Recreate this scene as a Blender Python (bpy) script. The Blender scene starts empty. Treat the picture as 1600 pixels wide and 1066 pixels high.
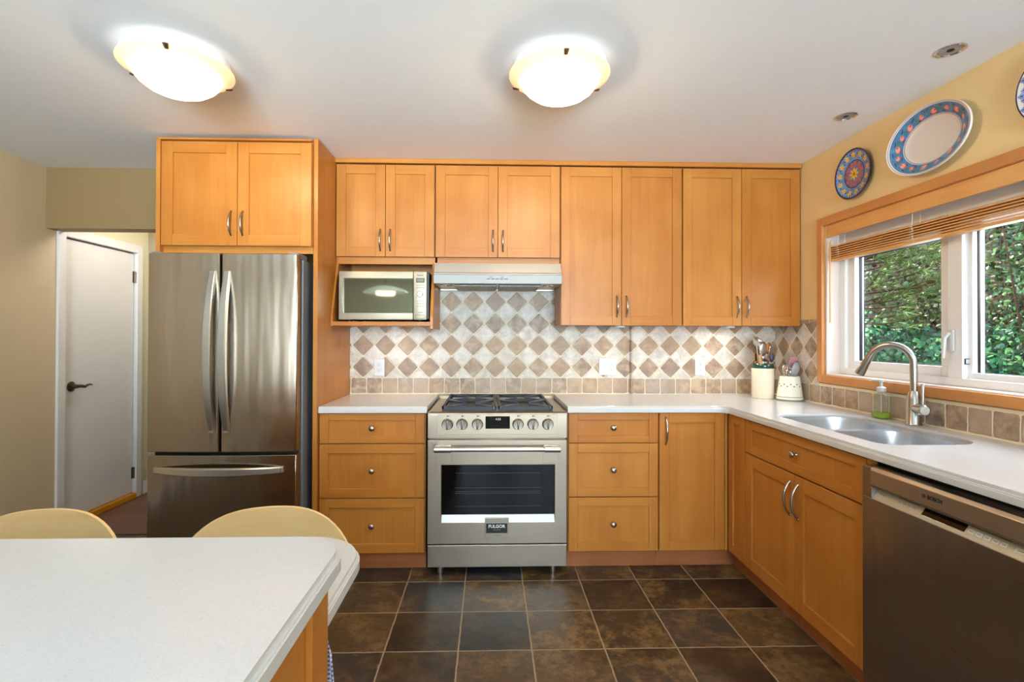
import bpy, bmesh, math, random
from mathutils import Vector, Matrix, Euler
random.seed(7)
PI = math.pi
S = bpy.context.scene
COL = S.collection

# ------------------------------------------------------------------ camera, world, light, exposure
cam_d = bpy.data.cameras.new('camera'); cam = bpy.data.objects.new('camera', cam_d); COL.objects.link(cam)
S.camera = cam
cam_d.sensor_width = 36.0; cam_d.lens = 808.17 * 36.0 / 1600.0
cam_d.shift_x = (800 - 789.27) / 1600.0
cam_d.shift_y = (521.3 - 533.0) / 1600.0
cam_d.clip_start = 0.02
YAW, PITCH, ROLL = 0.0289, 0.0067, -0.0028
cam.matrix_world = Matrix.Translation((0, -3.4971, 1.2975)) @ (Matrix.Rotation(-YAW, 4, 'Z') @ Matrix.Rotation(PI / 2 + PITCH, 4, 'X') @ Matrix.Rotation(-ROLL, 4, 'Z'))

S.view_settings.view_transform = 'Standard'
S.view_settings.look = 'None'
S.view_settings.gamma = 1.0
S.view_settings.use_curve_mapping = False
S.view_settings.exposure = 0.66
S.cycles.use_denoising = True
S.cycles.max_bounces = 10
S.cycles.diffuse_bounces = 5
S.cycles.glossy_bounces = 4
S.cycles.transparent_max_bounces = 12
S.cycles.caustics_reflective = False
S.cycles.caustics_refractive = False
S.cycles.sample_clamp_indirect = 6.0

W = bpy.data.worlds.new('sky_world'); S.world = W; W.use_nodes = True
wn = W.node_tree.nodes; wl = W.node_tree.links; wn.clear()
w_out = wn.new('ShaderNodeOutputWorld'); w_bg = wn.new('ShaderNodeBackground'); w_sky = wn.new('ShaderNodeTexSky')
w_sky.sky_type = 'NISHITA'; w_sky.sun_disc = False; w_sky.sun_elevation = math.radians(52); w_sky.sun_rotation = math.radians(200)
w_bg.inputs['Strength'].default_value = 0.42
wl.new(w_sky.outputs[0], w_bg.inputs[0]); wl.new(w_bg.outputs[0], w_out.inputs[0])

def lamp(name, typ, loc, energy, color=(1, 1, 1), rot=None, **kw):
    d = bpy.data.lights.new(name, typ); d.energy = energy; d.color = color
    for k, v in kw.items(): setattr(d, k, v)
    o = bpy.data.objects.new(name, d); o.location = loc
    if rot is not None: o.rotation_euler = rot
    COL.objects.link(o); return o
# sun on the garden (comes over the house roof)
sun = lamp('sun', 'SUN', (0, 0, 8), 6.5, (1, 0.95, 0.86), angle=math.radians(1.5))
sun.rotation_euler = Vector((0.45, -0.30, -1.0)).to_track_quat('-Z', 'Y').to_euler()
lamp('hall_lamp', 'POINT', (-2.2, 0.35, 2.25), 9, (1, 0.95, 0.88), shadow_soft_size=0.12)  # unseen point light, added to brighten the dark hall
# added fill lights behind the camera, set in two invented rear windows
REAR_Y = -7.2
XR_WIN = 2.35
for (xc, ww, pw, rz) in ((-0.55, 1.2, 80, 0.24), (1.0, 1.3, 64, 0.0)):
    # one fill aimed level at the cabinet fronts, one aimed up at the ceiling
    lamp('window_skylight', 'AREA', (xc, REAR_Y + 0.07, 1.45), pw * 0.15, (0.74, 0.89, 1.0), (PI / 2 - 0.06, 0, rz * 0.5), shape='RECTANGLE', size=ww, size_y=1.5, spread=0.95)
    lamp('window_daylight', 'AREA', (xc, REAR_Y + 0.06, 1.45), pw, (0.60, 0.82, 1.0), (PI / 2 + 0.50, 0, rz), shape='RECTANGLE', size=ww, size_y=1.5, spread=1.15)

# daylight through the kitchen window over the sink
lamp('sink_window_daylight', 'AREA', (XR_WIN, -1.3, 1.75), 16, (0.86, 0.94, 1.0), (0, PI / 2 - 0.5, 0), shape='RECTANGLE', size=0.7, size_y=1.4, spread=2.4)

# ------------------------------------------------------------------ material helpers
def lin(c):
    return tuple(((v / 255.0) / 12.92 if v <= 10 else (((v / 255.0) + 0.055) / 1.055) ** 2.4) for v in c) + (1.0,)
def new_mat(name):
    m = bpy.data.materials.new(name); m.use_nodes = True
    nt = m.node_tree; b = nt.nodes['Principled BSDF']
    return m, nt, b
class NB:
    """small node-graph writer"""
    def __init__(s, nt): s.nt = nt
    def n(s, t, **kw):
        x = s.nt.nodes.new(t)
        for k, v in kw.items(): setattr(x, k, v)
        return x
    def l(s, a, b): s.nt.links.new(a, b)
    def put(s, sock, v):
        if hasattr(v, 'default_value') or hasattr(v, 'is_output'): s.l(v, sock)
        else: sock.default_value = v
    def m(s, op, a, b=None, c=None):
        x = s.n('ShaderNodeMath', operation=op); s.put(x.inputs[0], a)
        if b is not None: s.put(x.inputs[1], b)
        if c is not None: s.put(x.inputs[2], c)
        return x.outputs[0]
    def mix(s, f, a, b, bt='MIX'):
        x = s.n('ShaderNodeMix', data_type='RGBA', blend_type=bt); s.put(x.inputs[0], f); s.put(x.inputs[6], a); s.put(x.inputs[7], b)
        return x.outputs[2]
    def ramp(s, f, stops, interp='LINEAR'):
        x = s.n('ShaderNodeValToRGB'); s.l(f, x.inputs[0]); e = x.color_ramp.elements; x.color_ramp.interpolation = interp
        while len(e) > 1: e.remove(e[-1])
        e[0].position = stops[0][0]; e[0].color = stops[0][1]
        for p, c in stops[1:]:
            k = e.new(p); k.color = c
        return x.outputs[0]
    def noise(s, vec, scale, detail=3, rough=0.5, dist=0.0):
        x = s.n('ShaderNodeTexNoise'); x.inputs['Scale'].default_value = scale; x.inputs['Detail'].default_value = detail
        x.inputs['Roughness'].default_value = rough; x.inputs['Distortion'].default_value = dist
        if vec is not None: s.l(vec, x.inputs['Vector'])
        return x
    def mapping(s, vec, scale=(1, 1, 1), loc=(0, 0, 0)):
        x = s.n('ShaderNodeMapping'); x.inputs['Scale'].default_value = scale; x.inputs['Location'].default_value = loc
        s.l(vec, x.inputs['Vector']); return x.outputs[0]
    def obj(s): return s.n('ShaderNodeTexCoord').outputs['Object']
    def bump(s, h, strength, dist=0.01):
        x = s.n('ShaderNodeBump'); x.inputs['Strength'].default_value = strength; x.inputs['Distance'].default_value = dist
        s.l(h, x.inputs['Height']); return x.outputs[0]

def plain(name, c, rough=0.5, metal=0.0, spec=0.5, var=0.0, vscale=8.0, coat=0.0, bump=0.0):
    m, nt, b = new_mat(name); g = NB(nt)
    col = lin(c)
    b.inputs['Roughness'].default_value = rough; b.inputs['Metallic'].default_value = metal
    b.inputs['Specular IOR Level'].default_value = spec; b.inputs['Coat Weight'].default_value = coat
    nz = g.noise(g.obj(), vscale, 4, 0.6)
    lo = tuple(x * (1 - var) for x in col[:3]) + (1,); hi = tuple(min(1, x * (1 + var)) for x in col[:3]) + (1,)
    g.l(g.ramp(nz.outputs[0], [(0.3, lo), (0.7, hi)]), b.inputs['Base Color'])
    if bump: g.l(g.bump(nz.outputs[0], bump, 0.004), b.inputs['Normal'])
    return m

def wood(name, axis, dark, mid, light, rough=0.34, scale=1.0, fig=0.7, coat=0.0):
    m, nt, b = new_mat(name); g = NB(nt)
    info = g.n('ShaderNodeObjectInfo')
    v = g.obj()
    add = g.n('ShaderNodeVectorMath', operation='ADD'); g.l(v, add.inputs[0])
    sc = g.n('ShaderNodeVectorMath', operation='SCALE'); sc.inputs[0].default_value = (7.3, 5.1, 3.7); g.l(info.outputs['Random'], sc.inputs['Scale'])
    g.l(sc.outputs[0], add.inputs[1]); v = add.outputs[0]
    s = [14 * scale] * 3; s[axis] = 1.1 * scale
    s2 = [90 * scale] * 3; s2[axis] = 3.0 * scale
    n1 = g.noise(g.mapping(v, tuple(s)), 1.0, 4, 0.55, 0.6)
    n2 = g.noise(g.mapping(v, tuple(s2)), 1.0, 2, 0.5)
    n3 = g.noise(v, 5.0 * scale, 2, 0.5)
    f = g.m('ADD', g.m('MULTIPLY', n1.outputs[0], 0.5 * fig), g.m('ADD', g.m('MULTIPLY', n2.outputs[0], 0.28 * fig), g.m('MULTIPLY', n3.outputs[0], 0.35)))
    f = g.m('ADD', f, g.m('MULTIPLY', g.m('SUBTRACT', info.outputs['Random'], 0.5), 0.10))
    g.l(g.ramp(f, [(0.36, lin(dark)), (0.56, lin(mid)), (0.76, lin(light))]), b.inputs['Base Color'])
    b.inputs['Roughness'].default_value = rough; b.inputs['Specular IOR Level'].default_value = 0.3; b.inputs['Coat Weight'].default_value = coat; b.inputs['Coat Roughness'].default_value = 0.2
    g.l(g.bump(n2.outputs[0], 0.03, 0.002), b.inputs['Normal'])
    return m

def steel(name, c, rough=0.28, aniso=0.7, rot=0.0, axis='Z', streak=2, wavy=0.0):
    m, nt, b = new_mat(name); g = NB(nt)
    b.inputs['Metallic'].default_value = 1.0; b.inputs['Anisotropic'].default_value = aniso; b.inputs['Anisotropic Rotation'].default_value = rot
    t = g.n('ShaderNodeTangent', direction_type='RADIAL', axis=axis); g.l(t.outputs[0], b.inputs['Tangent'])
    s = [6, 6, 6]; s[streak] = 500
    nz = g.noise(g.mapping(g.obj(), tuple(s)), 1.0, 2, 0.5)
    col = lin(c)
    lo = tuple(x * 0.965 for x in col[:3]) + (1,)
    g.l(g.ramp(nz.outputs[0], [(0.3, lo), (0.7, col)]), b.inputs['Base Color'])
    if wavy:
        wv_ = g.noise(g.mapping(g.obj(), (9, 9, 0.9)), 1.0, 2, 0.5); g.l(g.bump(wv_.outputs[0], wavy, 0.02), b.inputs['Normal'])
    r = g.m('ADD', g.m('MULTIPLY', nz.outputs[0], 0.03), rough - 0.015); g.l(r, b.inputs['Roughness'])
    return m

HONEY = ((174, 108, 42), (188, 125, 56), (199, 140, 70))
M = {}
M['wood_v'] = wood('maple_vertical', 2, *HONEY)
M['wood_hx'] = wood('maple_along_x', 0, *HONEY)
M['wood_hy'] = wood('maple_along_y', 1, *HONEY)
M['toe'] = wood('toe_board', 0, (150, 88, 48), (170, 104, 62), (186, 120, 76), rough=0.5)
M['beech'] = wood('beech_ply', 0, (238, 200, 138), (244, 210, 152), (248, 220, 166), rough=0.3, fig=0.8)
M['casing_y'] = wood('fir_casing_y', 1, (194, 130, 72), (210, 148, 88), (222, 166, 108), rough=0.4)
M['casing_z'] = wood('fir_casing_z', 2, (194, 130, 72), (210, 148, 88), (222, 166, 108), rough=0.4)
M['blind'] = wood('blind_wood', 1, (216, 156, 90), (230, 176, 112), (240, 196, 136), rough=0.35)
M['threshold'] = wood('oak_threshold', 1, (200, 128, 20), (216, 146, 30), (228, 164, 48), rough=0.3)
M['paint'] = plain('wall_paint_tan', (232, 204, 150), 0.6, var=0.02, vscale=3, bump=0.02)
M['paint_header'] = plain('header_paint', (150, 122, 80), 0.6, var=0.02, vscale=3)  # paint darkened so the header's shade sits in its colour
M['paint_left'] = plain('wall_paint_beige', (208, 186, 152), 0.6, var=0.02, vscale=3)
M['paint_hall'] = plain('wall_paint_sage', (216, 210, 176), 0.6, var=0.02, vscale=3)
M['paint_grey'] = plain('wall_paint_grey', (170, 158, 132), 0.6, var=0.02, vscale=3)
M['carpet'] = plain('dining_carpet', (150, 142, 130), 0.95, var=0.05, vscale=60)  # unseen floor covering, put in to tune light bounced to the ceiling
M['rear_paint'] = plain('rear_wall_paint', (196, 192, 172), 0.6)
M['ceiling'] = plain('ceiling_paint', (242, 242, 242), 0.8, var=0.01, vscale=20, bump=0.03)
M['white'] = plain('white_paint', (228, 226, 224), 0.4, var=0.01)
M['vinyl'] = plain('white_vinyl', (236, 236, 236), 0.35, var=0.01)
M['jamb'] = plain('jamb_paint', (228, 214, 206), 0.45, var=0.01)
M['steel'] = steel('brushed_steel', (194, 182, 165), 0.36, 0.6, 0.0)
M['steel_fridge'] = steel('fridge_steel', (170, 156, 139), 0.20, 0.75, 0.0, wavy=0.35)
M['steel_dw'] = steel('dishwasher_steel', (168, 158, 150), 0.28, 0.75, 0.0, wavy=0.35)
M['steel_sink'] = steel('sink_steel', (200, 202, 206), 0.28, 0.4, 0.0, streak=1)
M['nickel'] = plain('satin_nickel', (176, 170, 162), 0.26, 1.0, var=0.03)
M['chrome'] = plain('polished_chrome', (225, 225, 225), 0.08, 1.0)
M['bronze'] = plain('aged_pewter', (112, 100, 86), 0.35, 1.0, var=0.1)
M['handle_steel'] = plain('handle_steel', (205, 202, 196), 0.30, 1.0, var=0.02)
M['panel_grey'] = plain('fridge_side_grey', (120, 124, 130), 0.45, 0.2)
M['black'] = plain('black_plastic', (14, 14, 15), 0.45)
M['dark'] = plain('dark_void', (8, 8, 8), 0.8)
M['blackglass'] = plain('black_glass', (8, 9, 9), 0.12, spec=0.25)
M['iron'] = plain('cast_iron', (20, 21, 25), 0.42, 0.2, var=0.1, vscale=60)
M['iron_face'] = plain('cast_iron_polished', (128, 140, 164), 0.28, 0.85, var=0.1)
M['white_plastic'] = plain('white_plastic', (208, 208, 206), 0.35)
M['grey_slot'] = plain('slot_grey', (60, 58, 56), 0.6)
M['mwsilver'] = plain('microwave_silver', (182, 174, 154), 0.45, 0.5, var=0.02)
M['hood_steel'] = plain('hood_steel', (120, 117, 112), 0.48, 0.9, var=0.03)
M['hood_steel_top'] = plain('hood_top_steel', (196, 192, 186), 0.45, 0.8, var=0.02)
M['reflector'] = plain('silver_reflector', (170, 168, 166), 0.3, 0.35, var=0.2, vscale=40)
M['fascia'] = plain('range_fascia', (166, 153, 135), 0.45, 0.8, var=0.02)
M['knob_metal'] = plain('range_knob', (122, 114, 104), 0.32, 1.0, var=0.06, vscale=300)
M['mwkeys'] = plain('microwave_keys', (206, 202, 186), 0.5)
M['mwkeyline'] = plain('microwave_key_marks', (150, 146, 132), 0.6)
M['ink'] = plain('dark_ink', (38, 36, 34), 0.5)
M['ink_grey'] = plain('grey_ink', (128, 122, 114), 0.5)
M['ink_white'] = plain('white_ink', (225, 225, 225), 0.5)
M['cream'] = plain('cream_glaze', (238, 222, 196), 0.18, coat=0.4, var=0.02)
M['cream2'] = plain('ivory_glaze', (236, 234, 214), 0.15, coat=0.4, var=0.02)
M['green_glaze'] = plain('green_glaze', (26, 66, 48), 0.15, coat=0.4, var=0.15, vscale=30)
M['teal_dot'] = plain('teal_dots', (92, 112, 120), 0.3)
M['olive_band'] = plain('olive_band', (120, 132, 112), 0.3)
M['spoonwood'] = wood('spoon_wood', 2, (150, 84, 36), (184, 112, 56), (206, 138, 80), rough=0.5)
M['spoonwood_pale'] = wood('pale_spoon_wood', 2, (190, 140, 90), (210, 162, 112), (224, 182, 136), rough=0.5)
M['purple'] = plain('plum_nylon', (72, 62, 88), 0.4)
M['pink'] = plain('pink_silicone', (214, 152, 172), 0.4)
M['greynylon'] = plain('grey_silicone', (170, 172, 178), 0.35)
M['grout_line'] = plain('caulk', (222, 206, 170), 0.6)

def glass_mat(name, tint=(1, 1, 1), refl=0.06):
    m, nt, b = new_mat(name); g = NB(nt); nt.nodes.remove(b)
    out = nt.nodes['Material Output']
    t = g.n('ShaderNodeBsdfTransparent'); t.inputs[0].default_value = tint + (1,)
    gl = g.n('ShaderNodeBsdfGlossy'); gl.inputs['Roughness'].default_value = 0.01
    lw = g.n('ShaderNodeLayerWeight'); lw.inputs['Blend'].default_value = 0.5
    fr = g.m('ADD', 0.03, g.m('MULTIPLY', g.m('POWER', lw.outputs['Facing'], 5.0), 0.8))
    mx = g.n('ShaderNodeMixShader'); g.l(fr, mx.inputs[0]); g.l(t.outputs[0], mx.inputs[1]); g.l(gl.outputs[0], mx.inputs[2])
    g.l(mx.outputs[0], out.inputs[0]); return m
M['glass'] = glass_mat('window_glass')
M['bottle_glass'] = glass_mat('bottle_glass', (0.90, 0.95, 0.90))
m, nt, b = new_mat('green_soap'); b.inputs['Base Color'].default_value = lin((170, 205, 40)); b.inputs['Roughness'].default_value = 0.1; b.inputs['Transmission Weight'].default_value = 0.4; M['soap'] = m
m, nt, b = new_mat('oven_glass'); g = NB(nt); b.inputs['Base Color'].default_value = lin((8, 8, 8)); b.inputs['Specular IOR Level'].default_value = 0.25; b.inputs['Roughness'].default_value = 0.05; M['ovenglass'] = m
m, nt, b = new_mat('microwave_window'); b.inputs['Base Color'].default_value = lin((158, 160, 140)); b.inputs['Roughness'].default_value = 0.04; b.inputs['Metallic'].default_value = 0.9; M['mwmirror'] = m

def lampglass(name, c, emit, tr, clear=0.0):
    m, nt, b = new_mat(name); g = NB(nt); nt.nodes.remove(b); out = nt.nodes['Material Output']
    d = g.n('ShaderNodeBsdfDiffuse'); d.inputs[0].default_value = lin(c)
    t = g.n('ShaderNodeBsdfTranslucent'); t.inputs[0].default_value = lin(c)
    mx = g.n('ShaderNodeMixShader'); mx.inputs[0].default_value = tr; g.l(d.outputs[0], mx.inputs[1]); g.l(t.outputs[0], mx.inputs[2])
    e = g.n('ShaderNodeEmission'); e.inputs[0].default_value = lin(c); e.inputs[1].default_value = emit
    a = g.n('ShaderNodeAddShader'); g.l(mx.outputs[0], a.inputs[0]); g.l(e.outputs[0], a.inputs[1])
    cl = g.n('ShaderNodeBsdfTransparent'); cl.inputs[0].default_value = lin(c); m2 = g.n('ShaderNodeMixShader'); m2.inputs[0].default_value = clear; g.l(a.outputs[0], m2.inputs[1]); g.l(cl.outputs[0], m2.inputs[2]); g.l(m2.outputs[0], out.inputs[0])
    return m
M['bowl'] = lampglass('lit_alabaster_glass', (255, 234, 194), 0.22, 0.4, 0.40)
M['bowl_rim'] = lampglass('lit_amber_rim_glass', (255, 224, 178), 0.36, 0.05)
def emitter(name, c, s):
    m, nt, b = new_mat(name); b.inputs['Base Color'].default_value = lin(c); b.inputs['Emission Color'].default_value = lin(c); b.inputs['Emission Strength'].default_value = s
    return m
M['puck_lens'] = emitter('puck_lens', (255, 244, 225), 3.0)
M['pendant_lens'] = emitter('pendant_lens', (255, 240, 215), 4.0)

# quartz worktop
m, nt, b = new_mat('white_quartz'); g = NB(nt)
n1 = g.noise(g.obj(), 260, 2, 0.6); n2 = g.noise(g.obj(), 9, 3, 0.5)
c1 = g.ramp(n1.outputs[0], [(0.28, lin((200, 198, 196))), (0.42, lin((209, 208, 207))), (0.75, lin((213, 212, 211)))])
g.l(g.mix(0.12, c1, g.ramp(n2.outputs[0], [(0.3, lin((202, 201, 202))), (0.7, lin((213, 212, 211)))])), b.inputs['Base Color'])
b.inputs['Roughness'].default_value = 0.16; M['quartz'] = m

# slate floor, 12 inch tiles
m, nt, b = new_mat('slate_floor_tiles'); g = NB(nt)
v = g.obj(); sp = g.n('ShaderNodeSeparateXYZ')
wob = g.noise(v, 14, 3, 0.6); wv = g.n('ShaderNodeVectorMath', operation='SCALE'); g.l(wob.outputs['Color'], wv.inputs[0]); wv.inputs['Scale'].default_value = 0.008
av = g.n('ShaderNodeVectorMath', operation='ADD'); g.l(v, av.inputs[0]); g.l(wv.outputs[0], av.inputs[1]); g.l(av.outputs[0], sp.inputs[0])
PT = 0.3045
sx = g.m('DIVIDE', g.m('ADD', sp.outputs[0], 0.4327 - 0.004), PT); sy = g.m('DIVIDE', g.m('ADD', sp.outputs[1], 0.7396 - 0.004), PT)
ix = g.m('FLOOR', sx); iy = g.m('FLOOR', sy); fx = g.m('FRACT', sx); fy = g.m('FRACT', sy)
ex = g.m('SUBTRACT', 0.5, g.m('ABSOLUTE', g.m('SUBTRACT', fx, 0.5))); ey = g.m('SUBTRACT', 0.5, g.m('ABSOLUTE', g.m('SUBTRACT', fy, 0.5)))
ed = g.m('MINIMUM', ex, ey)
grout = g.m('LESS_THAN', ed, 0.0105)
cid = g.n('ShaderNodeCombineXYZ'); g.l(ix, cid.inputs[0]); g.l(iy, cid.inputs[1]); cid.inputs[2].default_value = 3.7
wnz = g.n('ShaderNodeTexWhiteNoise', noise_dimensions='3D'); g.l(cid.outputs[0], wnz.inputs[0])
offs = g.n('ShaderNodeVectorMath', operation='SCALE'); g.l(wnz.outputs['Color'], offs.inputs[0]); offs.inputs['Scale'].default_value = 13
vv = g.n('ShaderNodeVectorMath', operation='ADD'); g.l(v, vv.inputs[0]); g.l(offs.outputs[0], vv.inputs[1])
na = g.noise(vv.outputs[0], 6.0, 7, 0.74, 0.25); nb_ = g.noise(vv.outputs[0], 26, 5, 0.7, 0.4)
base = g.ramp(wnz.outputs[0], [(0.0, lin((28, 24, 23))), (0.22, lin((46, 34, 24))), (0.40, lin((50, 53, 58))), (0.58, lin((80, 60, 36))), (0.76, lin((34, 28, 26))), (1.0, lin((104, 82, 50)))])
gold = g.ramp(nb_.outputs[0], [(0.3, lin((84, 62, 34))), (0.55, lin((122, 94, 56))), (0.8, lin((118, 112, 100)))])
amt = g.m('MULTIPLY', g.ramp(na.outputs[0], [(0.45, (0, 0, 0, 1)), (0.58, (1, 1, 1, 1))]), g.m('ADD', 0.18, g.m('MULTIPLY', wnz.outputs[0], 0.82)))
colr = g.mix(amt, base, gold)
colr = g.mix(g.m('MULTIPLY', g.ramp(nb_.outputs[0], [(0.38, (1, 1, 1, 1)), (0.52, (0, 0, 0, 1))]), 0.5), colr, lin((28, 24, 22)))
colr = g.mix(grout, colr, lin((150, 130, 104)))
g.l(colr, b.inputs['Base Color'])
g.l(g.m('ADD', 0.26, g.m('ADD', g.m('MULTIPLY', nb_.outputs[0], 0.25), g.m('MULTIPLY', grout, 0.35))), b.inputs['Roughness'])
hh = g.m('SUBTRACT', g.m('ADD', g.m('MULTIPLY', na.outputs[0], 0.5), g.m('MULTIPLY', nb_.outputs[0], 0.3)), g.m('MULTIPLY', grout, 0.5))
g.l(g.bump(hh, 0.35, 0.012), b.inputs['Normal']); M['slate'] = m

# hallway boards
M['hallwood'] = wood('hall_boards', 0, (110, 72, 56), (134, 92, 72), (150, 108, 86), rough=0.35)

# tumbled stone tiles: diamonds (above) or squares (border row)
def tile_mat(name, ax, u0, z0, diamond):
    m, nt, b = new_mat(name); g = NB(nt); v = g.obj()
    wob = g.noise(v, 22, 3, 0.6); wv = g.n('ShaderNodeVectorMath', operation='SCALE'); g.l(wob.outputs['Color'], wv.inputs[0]); wv.inputs['Scale'].default_value = 0.009
    av = g.n('ShaderNodeVectorMath', operation='ADD'); g.l(v, av.inputs[0]); g.l(wv.outputs[0], av.inputs[1])
    sp = g.n('ShaderNodeSeparateXYZ'); g.l(av.outputs[0], sp.inputs[0])
    p = 0.147 if diamond else 0.1035
    s = g.m('DIVIDE', g.m('SUBTRACT', sp.outputs[ax], u0 + 0.0045), p); t = g.m('DIVIDE', g.m('SUBTRACT', sp.outputs[2], z0 + 0.0045), p)
    if diamond: a = g.m('ADD', g.m('ADD', s, t), 0.5); bb = g.m('ADD', g.m('SUBTRACT', s, t), 0.5)
    else: a = s; bb = t
    ia = g.m('FLOOR', a); ib = g.m('FLOOR', bb); fa = g.m('FRACT', a); fb = g.m('FRACT', bb)
    da = g.m('ABSOLUTE', g.m('SUBTRACT', fa, 0.5)); db = g.m('ABSOLUTE', g.m('SUBTRACT', fb, 0.5))
    mx = g.n('ShaderNodeMath', operation='SMOOTH_MAX'); g.l(da, mx.inputs[0]); g.l(db, mx.inputs[1]); mx.inputs[2].default_value = 0.12
    ed = g.m('SUBTRACT', 0.5, mx.outputs[0])
    tile = g.n('ShaderNodeMapRange'); g.l(ed, tile.inputs[0]); tile.inputs[1].default_value = 0.022; tile.inputs[2].default_value = 0.042
    tilef = tile.outputs[0]
    cid = g.n('ShaderNodeCombineXYZ'); g.l(ia, cid.inputs[0]); g.l(ib, cid.inputs[1]); cid.inputs[2].default_value = 1.3
    wnz = g.n('ShaderNodeTexWhiteNoise', noise_dimensions='3D'); g.l(cid.outputs[0], wnz.inputs[0])
    offs = g.n('ShaderNodeVectorMath', operation='SCALE'); g.l(wnz.outputs['Color'], offs.inputs[0]); offs.inputs['Scale'].default_value = 9
    vv = g.n('ShaderNodeVectorMath', operation='ADD'); g.l(v, vv.inputs[0]); g.l(offs.outputs[0], vv.inputs[1])
    na = g.noise(vv.outputs[0], 16, 5, 0.65, 0.5); nf = g.noise(vv.outputs[0], 110, 4, 0.7)
    tan_ = g.ramp(na.outputs[0], [(0.36, lin((116, 92, 76))), (0.5, lin((154, 132, 112))), (0.64, lin((190, 168, 142)))])
    sepw = g.n('ShaderNodeSeparateColor'); g.l(wnz.outputs['Color'], sepw.inputs[0])
    tan_ = g.mix(g.m('MULTIPLY', wnz.outputs[0], 0.6), tan_, lin((138, 116, 104)))
    tan_ = g.mix(g.m('MULTIPLY', sepw.outputs[1], 0.4), tan_, lin((176, 140, 96)))
    lite = g.ramp(na.outputs[0], [(0.36, lin((184, 172, 158))), (0.5, lin((208, 198, 186))), (0.64, lin((224, 217, 208)))])
    lite = g.mix(g.m('MULTIPLY', sepw.outputs[2], 0.35), lite, lin((184, 172, 160)))
    lite = g.mix(g.m('MULTIPLY', g.ramp(nf.outputs[0], [(0.54, (0, 0, 0, 1)), (0.62, (1, 1, 1, 1))]), 0.4), lite, lin((150, 138, 126)))
    if diamond:
        par = g.m('ABSOLUTE', g.m('MODULO', g.m('ADD', ia, ib), 2.0)); light = g.m('GREATER_THAN', par, 0.5)
        c = g.mix(light, tan_, lite)
    else: c = g.mix(g.m('MULTIPLY', wnz.outputs[0], 0.5), tan_, lin((190, 172, 152)))
    c = g.mix(g.m('SUBTRACT', 1.0, tilef), c, lin((226, 212, 186)))
    g.l(c, b.inputs['Base Color']); b.inputs['Roughness'].default_value = 0.45
    h = g.m('ADD', tilef, g.m('ADD', g.m('MULTIPLY', na.outputs[0], 0.25), g.m('MULTIPLY', nf.outputs[0], 0.15)))
    g.l(g.bump(h, 0.8, 0.007), b.inputs['Normal']); return m
M['tile_back'] = tile_mat('diamond_tile_back', 0, 0.034, 1.0935, True)
M['tile_back_row'] = tile_mat('border_tile_back', 0, 0.003, 0.918, False)
M['tile_right'] = tile_mat('diamond_tile_right', 1, -0.30, 1.0935, True)
M['tile_right_row'] = tile_mat('border_tile_right', 1, -0.43, 0.918, False)

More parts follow.
